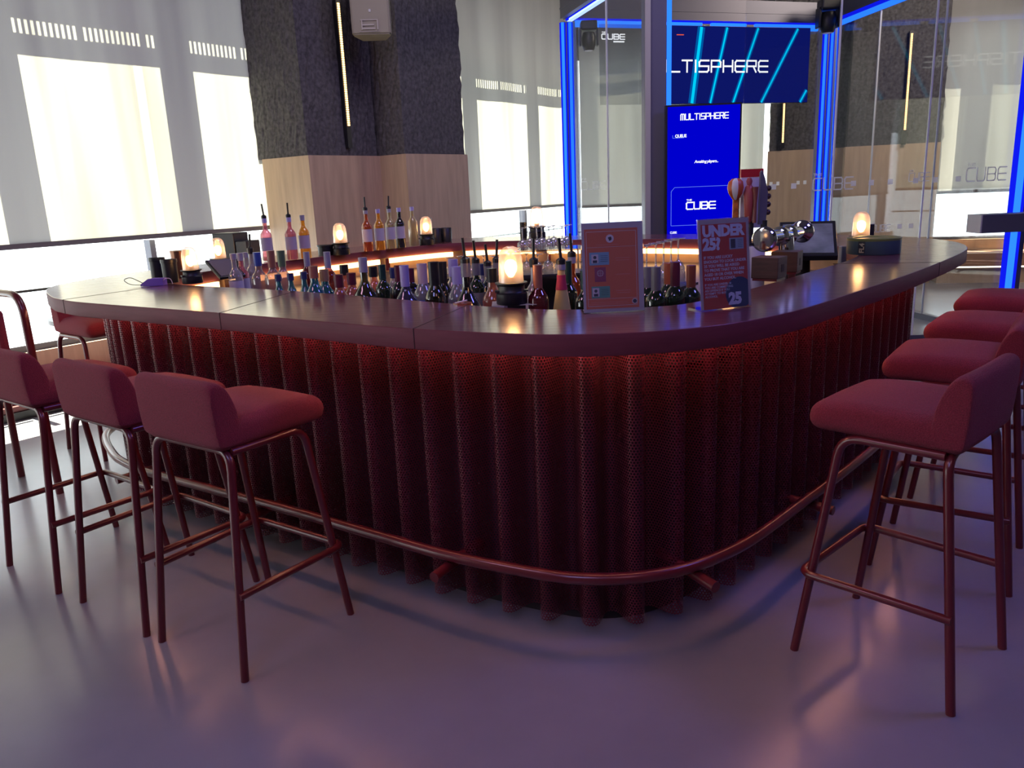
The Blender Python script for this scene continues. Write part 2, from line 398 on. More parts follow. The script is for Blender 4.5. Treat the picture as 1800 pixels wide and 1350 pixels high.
shade(-9, 9, ZP, ZS0, bm); shade(-9, 9, ZS1, ZT, bm)
s = -4.0
for a, b in zip([-9] + [o[1] for o in OPEN], [o[0] for o in OPEN] + [9]):
    shade(a, b, ZS0 - .001, ZS1 + .001, bm)
for a, b in OPEN:
    x = a + .02; n = 0
    while x < b:
        wd = .022 if n % 11 < 10 else .06
        shade(x, min(x + wd, b), ZS0 - .001, ZS1 + .001, bm); x += wd + .022; n += 1
link('slotted_band', bm, MT['shadeplate'], f)
bm = bmesh.new()
for a, b in zip([-9] + [o[1] for o in OPEN], [o[0] for o in OPEN] + [9]): shade(a, b, 1.22, ZP, bm)
link('shade_pier', bm, MT['shadeplate'], f)  # added hanging plates that shade the gaps between patches, ending out of view
# blinds on the window wall
def blind(name, label, O, X, Nn, s0, s1, zb=1.25, zt=4.35, m=0.05):
    t = thing(name, label, 'blind', tuple(O + X * s0), 0, 'roller blinds over the windows')
    o0 = O + X * s0; bm = bmesh.new(); nseg = 24
    L_ = s1 - s0
    vs = []
    for i in range(nseg + 1):
        p = X * (L_ * i / nseg) + Nn * (m + .004 * math.sin(i * 1.3)); vs.append((bm.verts.new((p.x, p.y, zb)), bm.verts.new((p.x, p.y, zt))))
    for a, b in zip(vs, vs[1:]): bm.faces.new((a[0], b[0], b[1], a[1]))
    link('fabric', bm, MT['blind'], t)
    bm = bmesh.new(); obox(bm, Vector((0, 0, 0)), X, Nn, UZ, (0, m - .012, zb - .035), (L_, m + .012, zb + .005)); link('bottom_rail', bm, MT['rail'], t)
    bm = bmesh.new(); tube(bm, [X * 0 + Nn * m + UZ * zt, X * L_ + Nn * m + UZ * zt], .04); link('roller_tube', bm, MT['rail'], t)
    return t
blind('roller_blind', 'sunlit cream roller blind left of the dark sprayed pillar', W0, U, V, -3.9, 3.44)
blind('roller_blind', 'sunlit cream roller blind between the dark sprayed pillar and the glass cube', W0, U, V, 4.46, 8.35)
# back wall
bm = bmesh.new(); obox(bm, bp_(0, 0), Bd, Bn, UZ, (-.2, -.2, 0), (E1, 0, .55)); struct(link('wall_back', bm, MT['woodclad']))
bm = bmesh.new(); obox(bm, bp_(0, 0), Bd, Bn, UZ, (-.2, -.2, 4.3), (E1, 0, 4.6)); struct(link('trim_4', bm, MT['wall']))
for a, b in ((0, 1.4), (1.4, 2.8), (5.05, 6.5), (6.5, 8.0), (8.0, 9.5)):
    w = bpy.data.objects.new('window_%d' % k, None); COL.objects.link(w); w['kind'] = 'structure'; k += 1
    bm = bmesh.new(); obox(bm, bp_(a, 0), Bd, Bn, UZ, (.05, -.13, .59), (b - a - .03, -.12, 4.3)); link('window_pane', bm, MT['glass'], w)
    bm = bmesh.new(); obox(bm, bp_(a, 0), Bd, Bn, UZ, (-.02, -.18, .55), (.05, -.05, 4.3)); obox(bm, bp_(a, 0), Bd, Bn, UZ, (.05, -.18, .55), (b - a, -.06, .59)); link('window_frame', bm, MT['frame'], w)
dhb = SUN_DIR.dot(Bn); dub = SUN_DIR.dot(Bd) / dhb; dzb = -SUN_DIR.z / dhb; MB = -.16
def shadeb(s0, s1, z0, z1, bm): obox(bm, bp_(0, 0), Bd, Bn, UZ, (s0 + dub * MB, MB - .02, z0 - dzb * MB), (s1 + dub * MB, MB, z1 - dzb * MB))
bm = bmesh.new(); shadeb(-.2, 10, 2.81, 2.9, bm); shadeb(-.2, 10, 3.02, 4.2, bm); shadeb(-.2, .02, 1.3, 3.1, bm); x = .05; n = 0
while x < 2.8: shadeb(x, x + (.05 if n % 8 < 7 else .12), 2.899, 3.021, bm); x += (.05 if n % 8 < 7 else .12) + .05; n += 1
shadeb(2.8, 10, 2.899, 3.021, bm); link('shade_plate', bm, MT['shadeplate'], f)  # added shade plate, slotted to stripe the back blinds
blind('roller_blind', 'grey cream roller blind seen through the left side of the glass cube', B0, Bd, Bn, .1, 2.78, 1.2)
blind('roller_blind', 'grey cream roller blind behind the right side of the glass cube', B0, Bd, Bn, 5.08, 8.6, 1.22)
# bench along the back wall
t = thing('bench', 'low timber bench with a glowing strip along the far wall', 'bench', tuple(bp_(5.1, .0)))
def loc_to(bm, o): bmesh.ops.translate(bm, verts=bm.verts, vec=-Vector(o.location)); return bm
bm = bmesh.new(); obox(bm, bp_(5.1, 0), Bd, Bn, UZ, (0, .02, 0), (4, .5, .2)); link('base', loc_to(bm, t), MT['woodclad'], t)
bm = bmesh.new(); obox(bm, bp_(5.1, 0), Bd, Bn, UZ, (0, .02, .2), (4, .44, .23)); link('light_strip', loc_to(bm, t), MT['benchlight'], t)
bm = bmesh.new(); obox(bm, bp_(5.1, 0), Bd, Bn, UZ, (0, .02, .23), (4, .55, .4)); link('seat', loc_to(bm, t), solid('tan_seat', (.4, .22, .13), .6), t)

# ------------------------------------------------------------------ pillars
def spraybox(a, b, O, X, Y, z0, z1, seed=0):
    """rough sprayed block with displaced faces"""
    bm = bmesh.new(); obox(bm, O, X, Y, UZ, (a[0], a[1], z0), (b[0], b[1], z1))
    bmesh.ops.subdivide_edges(bm, edges=bm.edges[:], cuts=34, use_grid_fill=True)
    from mathutils import noise
    bm.normal_update()
    for v in bm.verts:
        if v.co.z <= z0 + .001: continue
        n = noise.noise(v.co * 9 + Vector((seed, 0, 0))) * .012 + noise.noise(v.co * 31) * .014
        v.co += v.normal * n
    return bm
Pp = wp(2.404, .785)
pil = thing('pillar', 'dark sprayed pillar with pale timber base behind the left bottles', 'pillar', tuple(wp(3.5, .5)))
for i, (a, b, mm) in enumerate(((2.60, 3.50, .785), (3.50, 4.44, 1.142))):
    link('sprayed_cladding', loc_to(spraybox((a + .01, .02), (b - .02, mm), wp(0, 0), U, V, 1.88, 4.6, i), pil), MT['spray'], pil)
    bm = bmesh.new(); obox(bm, wp(0, 0), U, V, UZ, (a, .12, 0), (b, mm + .02, 1.88)); link('timber_cladding', loc_to(bm, pil), MT['woodclad'], pil)
pil = thing('pillar', 'dark sprayed pillar with timber base seen through the glass cube', 'pillar', tuple(bp_(3.9, .3)))
for i, (a, b, mm) in enumerate(((2.86, 3.86, .22), (3.86, 5.02, .42))):
    link('sprayed_cladding', loc_to(spraybox((a, .01), (b, mm), bp_(0, 0), Bd, Bn, 1.87, 4.6, i + 5), pil), MT['spray'], pil)
    bm = bmesh.new(); obox(bm, bp_(0, 0), Bd, Bn, UZ, (a - .02, .01, 0), (b + .0, mm + .02, 1.87)); link('timber_cladding', loc_to(bm, pil), MT['woodclad'], pil)
def barlight(label, p, X, Y, z0, z1, zd):
    t = thing('wall_light', label, 'light', tuple(p), 0, 'slim vertical bar lights on the pillars')
    bm = bmesh.new(); obox(bm, Vector((0, 0, 0)), X, Y, UZ, (-.025, 0, zd), (.025, .05, z1 + .03)); link('housing', bm, MT['black'], t)
    bm = bmesh.new(); z = z0
    while z < z1: obox(bm, Vector((0, 0, 0)), X, Y, UZ, (-.012, .05, z), (.012, .058, z + .014)); z += .02
    link('diode_strip', bm, MT['amber'], t); return t
barlight('slim glowing vertical bar light on the left pillar', wp(2.404 + .69, .785 + .0), U, V, 2.15, 3.22, 1.95)
barlight('slim glowing bar light on the far pillar, right of the big screen', bp_(4.56, .43), Bd, Bn, 2.05, 3.25, 1.86)
barlight('short glowing bar light on the far pillar, below the big screen', bp_(3.03, .24), Bd, Bn, 1.98, 3.0, 1.9)
# loudspeaker
sp = thing('loudspeaker', 'beige grey loudspeaker hung high on the left pillar', 'speaker', (-1.1, 7.5, 2.86), math.radians(4))
bm = bmesh.new(); a = [(-.165, -.13), (-.15, .15), (.1, .19), (.165, -.05), (.165, -.13)]
prism(bm, [(-.165, -.15), (.165, -.15), (.175, -.06), (.11, .17), (-.11, .17), (-.17, -.06)], 0, .62); bmesh.ops.bevel(bm, geom=bm.edges[:], offset=.012, segments=2, affect='EDGES')
link('cabinet', bm, solid('beige_cabinet', (.27, .25, .18), .6), sp)
bm = bmesh.new()
for zz, ww in ((.075, .1), (.045, .12)): box(bm, (-.02, -.155, zz), (ww, .012, .012))
prism(bm, [(-.1, -.158), (.07, -.158), (.07, -.15), (-.1, -.15)], .02, .024)
box(bm, (-.075, -.155, .075), (.01, .01, .08), 0); box(bm, (.06, -.155, .075), (.01, .01, .08), 0); box(bm, (-.01, -.155, .115), (.15, .01, .008))
link('port', bm, solid('beige_port', (.4, .37, .32), .5), sp)
bm = bx((0, -.153, .19), (.018, .006, .022)); link('badge', bm, solid('pale_badge', (.5, .5, .48), .4), sp)
bm = bx((0, .22, .3), (.06, .12, .08)); link('bracket', bm, MT['black'], sp)

# ================================================================== GLASS CUBE
ZC = 3.25
cBL, cBR, cFL, cFR = Vector((.76, 9.3, 0)), Vector((4.06, 10.3, 0)), Vector((1.36, 7.0, 0)), Vector((4.46, 7.0, 0))
cube = thing('glass_cube', 'glass walled game cube framed in blue light behind the bar', 'glass room', tuple((cBL + cFR) / 2))
CO = Vector(cube.location)
def cpart(name, bm, m, **k): bmesh.ops.translate(bm, verts=bm.verts, vec=-CO); return link(name, bm, m, cube, **k)
def ledpost(p, dirs, z0=0, z1=ZC, core='bluecore', w=.12):
    bm = bmesh.new(); box(bm, (p.x, p.y, (z0 + z1) / 2), (w, w, z1 - z0)); post = cpart('frame_post', bm, MT['frame'])
    bm = bmesh.new()
    for d in dirs:
        c = Vector((p.x, p.y, 0)) + Vector((d[0], d[1], 0)); box(bm, (c.x, c.y, (z0 + z1) / 2), (.03, .03, z1 - z0 - .02))
    o = cpart('light_strip', bm, MT[core])
    bm = bmesh.new()
    for d in dirs:
        for e in (-.024, .024):
            c = Vector((p.x, p.y, 0)) + Vector((d[0] + e, d[1] + .006, 0)); box(bm, (c.x, c.y, (z0 + z1) / 2), (.016, .024, z1 - z0 - .02))
    cpart('strip_edge', bm, MT['blueside'])
ledpost(cBL, [(-.04, -.075), (.04, -.075)]); ledpost(cBR, [(-.06, -.075), (.02, -.075), (.075, -.06)], w=.16)
# front right: blue face towards the inside
bm = bx((4.53, 7.03, ZC / 2), (.1, .12, ZC)); cpart('frame_post', bm, MT['frame'])
bm = bx((4.46, 6.95, ZC / 2), (.055, .04, ZC - .02)); cpart('light_strip', bm, MT['bluecore'])
bm = bx((4.415, 6.955, ZC / 2), (.03, .035, ZC - .02)); box(bm, (4.505, 6.955, ZC / 2), (.03, .035, ZC - .02)); cpart('strip_edge', bm, MT['blueside'])
# front left grey post with strip on its right edge
bm = bx((1.315, 7.06, ZC / 2 + .3), (.18, .16, ZC + .6)); cpart('frame_post', bm, MT['frame'])
bm = bx((1.25, 6.975, ZC / 2 + .3), (.045, .02, ZC + .6)); cpart('edge_cover', bm, solid('pale_profile', (.42, .41, .38), .5))
bm = bx((1.43, 6.99, 1.6), (.035, .03, 3.3)); cpart('light_strip', bm, MT['bluecore'])
def ledbeam(a, b, core, off=0):
    d = (b - a).normalized(); n = Vector((d.y, -d.x, 0)); L_ = (b - a).length
    bm = bmesh.new(); obox(bm, a, d, n, UZ, (0, -.06, ZC + .04), (L_, .06, ZC + .27)); obox(bm, a, d, n, UZ, (0, -.065, ZC + .13), (L_, .065, ZC + .15)); cpart('frame_beam', bm, MT['frame'])
    bm = bmesh.new(); x = .04
    seg = [L_] if core != 'bluecore' else None
    if seg: obox(bm, a, d, n, UZ, (.04, .02, ZC - .0), (L_, .05, ZC + .035))
    else:
        for lo, hi in ((.03, .31), (.33, .36), (.36, .49), (.52, .66), (.69, .95), (.96, 1.0)):
            obox(bm, a, d, n, UZ, (lo * L_, .02, ZC - .045), (hi * L_ - .02, .055, ZC + .02))
    cpart('light_strip', bm, MT[core])
    bm = bmesh.new(); obox(bm, a, d, n, UZ, (0, .0, ZC + .02 if core == 'bluecore' else ZC + .035), (L_, .06, ZC + .055)); cpart('strip_edge', bm, MT['blueside'])
ledbeam(cBL, cBR, 'bluecore')
ledbeam(cFL, cBL, 'bluewhite'); ledbeam(cBR, cFR, 'bluecore2') if 'bluecore2' in MT else None
MT['bluecore2'] = MT['bluecore']
d = (cFR - cBR)
def sidebeam(a, b, m, outs):
    d = (b - a).normalized(); n = Vector((d.y, -d.x, 0)); L_ = (b - a).length
    bm = bmesh.new(); obox(bm, a, d, n, UZ, (0, -.06, ZC + .06), (L_, .06, ZC + .27)); cpart('frame_beam', bm, MT['frame'])
    bm = bmesh.new(); obox(bm, a, d, n, UZ, (0, outs - .02, ZC - .02), (L_, outs + .02, ZC + .03)); cpart('light_strip', bm, m)
    bm = bmesh.new(); obox(bm, a, d, n, UZ, (0, -.06, ZC + .03), (L_, .06, ZC + .06)); cpart('strip_edge', bm, MT['blueside'])
sidebeam(cBR, cFR, MT['bluecore'], 0)
def glasspane(a, b, n, z1=ZC, th=.012, ins=.0):
    d = (b - a).normalized(); nn = Vector((d.y, -d.x, 0)); L_ = (b - a).length
    for i in range(n):
        bm = bmesh.new(); obox(bm, a, d, nn, UZ, (L_ * i / n + .008, -th / 2, .06), (L_ * (i + 1) / n - .008, th / 2, z1)); cpart('glass_pane', bm, MT['cubeglass'])
    bm = bmesh.new()
    for i in range(1, n): obox(bm, a, d, nn, UZ, (L_ * i / n - .006, -.008, .06), (L_ * i / n + .006, .008, z1))
    cpart('pane_joint', bm, solid('pane_edge', (.8, .82, .85), .3))
    bm = bmesh.new(); obox(bm, a, d, nn, UZ, (0, -.03, 0), (L_, .03, .06)); cpart('floor_channel', bm, MT['frame'])
glasspane(cBL, cBR, 2); glasspane(cFL, cBL, 2); glasspane(cFL + Vector((.7, 0, 0)), cFR, 3); glasspane(cBR, cFR, 3)
# frosted markings on the panes
def decal_word(O, X, x, z, w, h, sc, name='lettering_decal'):
    bm = bmesh.new(); strokes(bm, 'CUBE', 0, 0, h, w, .011 * sc, .3, .001)
    ww = wordwidth('CUBE', w, .3)
    strokes(bm, 'THE', 0, h + .02 * sc, h * .2, w * .28, .004 * sc, .25, .001)
    Mx = frame_mtx(Vector(O) + Vector(X).normalized() * x + UZ * z - CO, X, (0, 0, 1)); bmesh.ops.transform(bm, matrix=Mx, verts=bm.verts); link(name, bm, MT['decal'], cube)
def decal_sq(O, X, xs, z, s):
    for x in xs:
        bm = bmesh.new(); Mx = frame_mtx(Vector(O) + Vector(X).normalized() * x + UZ * z - CO, X, (0, 0, 1)); box(bm, (0, 0, .0005), (s, s, .001), bevel=0, mtx=Mx)
        link('square_decal', bm, MT['decal'], cube)
FO = Vector((0, 6.985, 0)); FXd = Vector((1, 0, 0))
decal_sq(FO, FXd, (2.345, 2.52, 3.04, 3.195, 3.36, 3.58, 3.75, 3.95), 1.425, .045)
decal_word(FO, FXd, 2.69, 1.38, .07, .1, 1)
decal_word(FO, FXd, 4.02, 1.40, .07, .11, 1)
decal_sq(FO, FXd, (2.345, 2.52, 3.47, 3.57), 1.04, .04); decal_word(FO, FXd, 3.22, 1.0, .034, .06, .6)
RO = cBR + Vector((-.02, 0, 0)); RX = (cFR - cBR).normalized()
decal_sq(cBL + Vector((0, -.02, 0)), (cBR - cBL).normalized(), (1.9, 2.0, 2.3, 2.4, 2.7, 2.8, 3.1, 3.2), 1.43, .045)
decal_word(FO, FXd, 3.52, 1.42, .036, .07, .6)
LO = cFL; LX = (cBL - cFL).normalized()
decal_word(cBL + Vector((0, -.03, 0)), (cBR - cBL).normalized(), .15, 1.46, .06, .09, 1)

# big screen hung inside the back of the cube
sx = Vector((2.63, .8, 0)).normalized(); sO = Vector((1.105, 9.1, 0))
scr = thing('screen', 'wide blue screen with MULTISPHERE lettering and cyan stripes high in the cube', 'screen', tuple(sO + UZ * 2.36))
SM = frame_mtx((0, 0, 0), sx, (0, 0, 1))
def sc_part(name, bm, m, dz=0): bmesh.ops.transform(bm, matrix=SM, verts=bm.verts); return link(name, bm, m, scr)
SW, SH = 2.70, .83
bm = bmesh.new(); box(bm, ((.80 + SW) / 2, SH / 2, -.03), (SW - .80, SH, .05)); sc_part('panel', bm, MT['black'])
bm = bmesh.new(); box(bm, ((.80 + SW) / 2, SH / 2, -.002), (SW - .80 - .01, SH - .01, .004)); sc_part('display', bm, MT['navy'])
bm = bmesh.new(); box(bm, (.40, SH / 2, -.004), (.80, SH, .006)); sc_part('clear_wing', bm, thinglass('tinted_film', (.72, .74, .78), .08))
def sxy(px, py):
    t_ = (px - 1053) / 362; u_ = t_ * SW * (1 - .04 * (1 - t_)) ; return (u_, (179 - py) / 135 * SH)
def line(bm, p, q, th, z):
    p = sxy(*p); q = sxy(*q); e = Vector((q[0] - p[0], q[1] - p[1], 0)); box(bm, ((p[0] + q[0]) / 2, (p[1] + q[1]) / 2, z), (e.length, th, .001), math.atan2(e.y, e.x))
bm = bmesh.new(); bh = bmesh.new()
for p, q, th in (((1224, 46), (1209, 178), .036), ((1268, 46), (1241, 178), .02), ((1322, 46), (1281, 178), .02), ((1392, 46), (1331, 178), .02), ((1412, 156), (1401, 178), .02)):
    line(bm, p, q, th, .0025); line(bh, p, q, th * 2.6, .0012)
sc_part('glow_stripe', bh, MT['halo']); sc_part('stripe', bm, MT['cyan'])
bm = bmesh.new(); gwid = (sxy(1340, 0)[0] - sxy(1128, 0)[0]); cw = gwid / wordwidth('MULTISPHERE', 1, .3); strokes(bm, 'MULTISPHERE', sxy(1128, 0)[0], sxy(0, 123)[1], .12, cw, .018, .3, .002)
bmesh.ops.translate(bm, verts=bm.verts, vec=(0, 0, .004)); sc_part('lettering', bm, MT['textglow'])
bm = bmesh.new(); x0, y0 = sxy(1057, 69); strokes(bm, 'CUBE', x0, y0, .05, .055, .01, .3, .002); strokes(bm, 'THE', x0, y0 + .062, .012, .012, .003, .3, .002); box(bm, (x0 + .2, y0 - .025, .002), (.13, .014, .002)); bmesh.ops.translate(bm, verts=bm.verts, vec=(0, 0, .004)); sc_part('logo', bm, MT['textglow'])
bm = bmesh.new(); x0, y0 = sxy(1181, 60); box(bm, (x0 + .05, y0, .003), (.09, .01, .001)); sc_part('red_mark', bm, emis('screen_red', (.8, .1, .05), 1))

# totem screen
tt = thing('totem_screen', 'tall royal blue queue screen beside the grey cube post', 'screen', (1.387, 6.82, 0))
TM = frame_mtx((0, 0, 0), (1, 0, 0), (0, 0, 1)); TW, TZ0, TZ1 = .602, .25, 2.105
def tpart(name, bm, m): bmesh.ops.transform(bm, matrix=TM, verts=bm.verts); return link(name, bm, m, tt)
bm = bmesh.new(); box(bm, (TW / 2, (TZ0 + TZ1) / 2, -.035), (TW + .03, TZ1 - TZ0 + .03, .06)); box(bm, (TW / 2, .14, -.035), (.3, .28, .05)); box(bm, (TW / 2, .01, -.03), (.5, .02, .36)); tpart('housing', bm, MT['black'])
bm = bmesh.new(); box(bm, (TW / 2, (TZ0 + TZ1) / 2, -.003), (TW, TZ1 - TZ0, .006)); tpart('display', bm, MT['royal'])
def txy(px, py): return ((px - 1172) / 128 * TW, TZ1 - (py - 182) * (TZ1 - 1.06) / 227)
bm = bmesh.new(); g0 = txy(1195, 205); cw = (txy(1279, 0)[0] - g0[0]) / wordwidth('MULTISPHERE', 1, .3); strokes(bm, 'MULTISPHERE', g0[0], g0[1], .045, cw, .0075, .3, .002)
tpart('title_lettering', bm, MT['textglow']); bm = bmesh.new()
g = txy(1207, 363); strokes(bm, 'CUBE', g[0], g[1], .056, (txy(1259, 0)[0] - g[0]) / wordwidth('CUBE', 1, .25), .011, .25, .002); strokes(bm, 'THE', g[0], g[1] + .07, .012, .012, .003, .3, .002)
tpart('logo', bm, MT['textglow']); bm = bmesh.new()
g = txy(1178, 406); strokes(bm, 'CUBE', g[0], g[1], .015, .011, .003, .3, .002)
tpart('small_logo', bm, MT['textglow'])
put_text('status_text', 'Awaiting players...', .034, MT['textglow'], tt, TM @ Matrix.Translation((*txy(1220, 281), .002)), weight=.02, shear=.2, space=.85)
put_text('queue_text', 'QUEUE', .034, MT['textglow'], tt, TM @ Matrix.Translation((*txy(1185, 235), .002)), weight=.035, space=.8)
bm = bmesh.new()
def tl(p, q, th=.004):
    p = txy(*p); q = txy(*q); e = Vector((q[0] - p[0], q[1] - p[1], 0)); box(bm, ((p[0] + q[0]) / 2, (p[1] + q[1]) / 2, .002), (e.length, th, .002), math.atan2(e.y, e.x))
for a, b in (((1179, 392), (1179, 330)), ((1179, 330), (1185, 323)), ((1185, 323), (1298, 323)), ((1179, 392), (1298, 392)), ((1181, 236), (1201, 236)), ((1181, 236), (1181, 231)), ((1201, 236), (1201, 231))): tl(a, b)
tpart('outline', bm, MT['line'])
# moving head lights
def movinghead(label, loc, s=1.0):
    t = thing('moving_head_light', label, 'stage light', loc, 0, 'moving head lights under the cube frame')
    bm = bx((0, 0, -.06 * s), (.22 * s, .18 * s, .12 * s), 0, .02 * s); link('base', bm, MT['black'], t)
    bm = bmesh.new(); box(bm, (-.115 * s, 0, -.2 * s), (.03 * s, .12 * s, .22 * s), 0, .01 * s); box(bm, (.115 * s, 0, -.2 * s), (.03 * s, .12 * s, .22 * s), 0, .01 * s); link('yoke', bm, MT['black'], t)
    bm = lathe(bmesh.new(), [(.0, -.14 * s), (.075 * s, -.14 * s), (.095 * s, -.2 * s), (.09 * s, -.3 * s), (.07 * s, -.36 * s), (.06 * s, -.365 * s)], 20); link('head', bm, MT['black'], t, True)
    bm = lathe(bmesh.new(), [(.0, -.368 * s), (.055 * s, -.368 * s), (.058 * s, -.362 * s)], 20); link('lens', bm, MT['white'], t, True)
movinghead('black moving head light above the far right cube corner', (3.86, 9.82, 3.48))
movinghead('dim moving head light above the far left cube corner', (.98, 9.0, 3.2), .8)
# grey barrier post right of the cube
t = thing('barrier_post', 'wide grey post with stubby horizontal arm right of the blue strip', 'post', (4.78, 6.75, 0))
link('post', bx((0, 0, 1.7), (.4, .2, 3.4)), MT['frame'], t)
bm = bx((-.50, -.08, 1.055), (.66, .2, .15), 0, .004); link('arm', bm, MT['frame'], t)
bm = bx((-.836, -.08, 1.055), (.012, .2, .15)); link('arm_end', bm, solid('pale_cap', (.6, .58, .54), .5), t)
tag(link('bin', lathe(bmesh.new(), [(0, 0), (.15, 0), (.17, .5), (.18, .5), (.18, .54), (0, .54)], 24, (0, 0, 0)), MT['white'], None, True, (4.95, 6.2, 0)), 'white bin half hidden behind the farthest right stool', 'bin')

# ================================================================== BAR
OUT = [(-1.80, 3.38), (-1.09, 2.91), (-.63, 2.59), (-.31, 2.37), (.0, 2.21), (.16, 2.155), (.33, 2.14), (.50, 2.165), (.68, 2.24), (.90, 2.40), (1.20, 2.71), (1.66, 3.20), (2.20, 3.83),
       (2.46, 4.20), (2.60, 4.60), (2.56, 5.05), (2.36, 5.42), (1.95, 5.85), (1.45, 6.25), (1.0, 6.50), (.45, 6.75), (-.05, 6.98), (-.55, 6.98), (-1.0, 6.70), (-1.4, 6.25), (-1.85, 5.62), (-2.24, 5.03), (-2.42, 4.58), (-2.43, 4.17), (-2.18, 3.74), (-2.01, 3.55)]
INN = [(-1.56, 3.93), (-1.22, 3.70), (-.88, 3.45), (-.43, 3.07), (-.09, 2.78), (.12, 2.64), (.28, 2.60), (.45, 2.59), (.63, 2.65), (.94, 2.96), (1.3, 3.38), (1.64, 3.78), (1.86, 4.15), (1.93, 4.55), (1.86, 5.0),
       (1.6, 5.4), (1.28, 5.72), (.9, 5.98), (.45, 6.2), (.0, 6.38), (-.28, 6.42), (-.55, 6.33), (-.86, 6.05), (-1.14, 5.72), (-1.5, 5.25), (-1.75, 4.85), (-1.86, 4.5), (-1.80, 4.16)]
outer = resample(smoothl(spline(OUT), 6), .05); inner = resample(smoothl(spline(INN), 4), .05)
bar = thing('bar_counter', 'rounded island bar with red grained top and perforated corrugated red front', 'bar')
ct = loops_mesh('countertop', [outer, inner], 1.035, 1.1, MT['counter'], bar, .003)
ct.data.materials.append(mat('counter_edge_band', (.15, .03, .045), .6, bump=.1, bscale=9, var=.12, vscale=6, stretch=(1, 1, 8), spec=.35))
for p in ct.data.polygons: p.material_index = 0 if p.normal.z > .5 else 1
led = offset(inner, -.0)
ledge_in = offset(inner, -.07)
near = [p for p in inner if p.y < 4.3]
i0 = max(range(len(inner)), key=lambda i: (inner[i] - inner[i - 1]).length if False else 0)
idx = [i for i, p in enumerate(inner) if p.y < 4.3]; br = [k_ for k_ in range(1, len(idx)) if idx[k_] != idx[k_ - 1] + 1]
if br: idx = idx[br[0]:] + idx[:br[0]]
nn0 = normals(inner); bm = bmesh.new(); rows = []
for i in idx:
    p, q = inner[i], nn0[i]; rows.append([bm.verts.new((p.x + q.x * d_, p.y + q.y * d_, z_)) for d_, z_ in ((.01, 1.0), (-.07, 1.0), (-.07, 1.045), (.01, 1.034))])
for a, b in zip(rows, rows[1:]):
    for k_ in range(4): bm.faces.new((a[k_], a[(k_ + 1) % 4], b[(k_ + 1) % 4], b[k_]))
bm.faces.new(rows[0]); bm.faces.new(rows[-1][::-1]); bmesh.ops.recalc_face_normals(bm, faces=bm.faces[:]); link('inner_ledge', bm, MT['ledge'], bar)
cen = Vector((.08, 4.5, 0)); hole = [cen + (p - cen) * .5 for p in inner]
loops_mesh('worktop', [offset(inner, .03), hole], .9, .93, MT['steel'], bar)
ib = offset(inner, .05); fi = [i for i, p in enumerate(ib) if p.y > 4.3]; br_ = [k_ for k_ in range(1, len(fi)) if fi[k_] != fi[k_ - 1] + 1]
if br_: fi = fi[br_[0]:] + fi[:br_[0]]
nb_ = normals(ib); bm = bmesh.new(); rows = []
for i in fi:
    p, q = ib[i], nb_[i]; rows.append([bm.verts.new((p.x + q.x * d_, p.y + q.y * d_, z_)) for d_, z_ in ((0, 0), (0, 1.035), (.02, 1.035), (.02, 0))])
for a, b in zip(rows, rows[1:]):
    for k_ in range(4): bm.faces.new((a[k_], a[(k_ + 1) % 4], b[(k_ + 1) % 4], b[k_]))
bmesh.ops.recalc_face_normals(bm, faces=bm.faces[:]); link('backsplash', bm, MT['tan'], bar, True)
bm = ribbon(bmesh.new(), hole, 0, .9, 0, .02); link('cabinet_face', bm, MT['dark'], bar, True)
body = resample(offset(outer, -.365), .05)
bm = ribbon(bmesh.new(), body, 0, 1.035, -.02, 0); link('body_panel', bm, MT['dark'], bar, True)
# corrugated perforated skirt: one period about 15 cm
mid = offset(outer, -.285); mid = resample(smoothl(mid, 3), .0094)
Lm = sum((mid[(i + 1) % len(mid)] - mid[i]).length for i in range(len(mid))); nper = round(Lm / .148)
nn = normals(mid); cor = []
for i, p in enumerate(mid):
    ph = 2 * math.pi * nper * i / len(mid); w = math.cos(ph); w = math.tanh(1.5 * w) / math.tanh(1.5); cor.append(p + nn[i] * .05 * w)
bm = bmesh.new(); uvl = bm.loops.layers.uv.new('UVMap'); arc = [0]
for i in range(len(cor)): arc.append(arc[-1] + (cor[(i + 1) % len(cor)] - cor[i]).length)
va = [bm.verts.new((p.x, p.y, .045)) for p in cor]; vb = [bm.verts.new((p.x, p.y, 1.035)) for p in cor]
for i in range(len(cor)):
    j = (i + 1) % len(cor); fc = bm.faces.new((va[i], va[j], vb[j], vb[i]))
    for lp, (uu, vv) in zip(fc.loops, ((arc[i], 0), (arc[i + 1], 0), (arc[i + 1], .99), (arc[i], .99))): lp[uvl].uv = (uu, vv)
link('corrugated_skirt', bm, MT['perf'], bar, True)
st = resample(offset(outer, -.218), .05)
bm = ribbon(bmesh.new(), st, 1.022, 1.034, -.008, .008); link('light_strip', bm, MT['redstrip'], bar)
# warm strips under the far inner edge, broken by brackets
stw = offset(inner, .012); n = len(stw); bm = bmesh.new(); bb = bmesh.new()
run = []; acc = 0
for i in range(n):
    p = stw[i]
    far = p.y > 4.4 + .45 * (p.x + 1.8) if p.x < .5 else p.y > 5.0
    if far and acc < 13: run.append(p); acc += 1
    else:
        if len(run) > 2:
            bm = bmesh.new()
            for q0, q1 in zip(run, run[1:]):
                d_ = (q1 - q0); L_ = d_.length; d_.normalize(); n_ = Vector((d_.y, -d_.x, 0)); obox(bm, q0, d_, n_, UZ, (0, -.03, .995), (L_ + .002, -.012, 1.03))
            link('warm_light_strip', bm, MT['warmstrip'], bar)
            q = run[-1]; link('strip_bracket', box(bmesh.new(), (q.x, q.y, .985), (.03, .03, .09)), MT['ledge'], bar)
        run = []; acc = 0 if far else 0
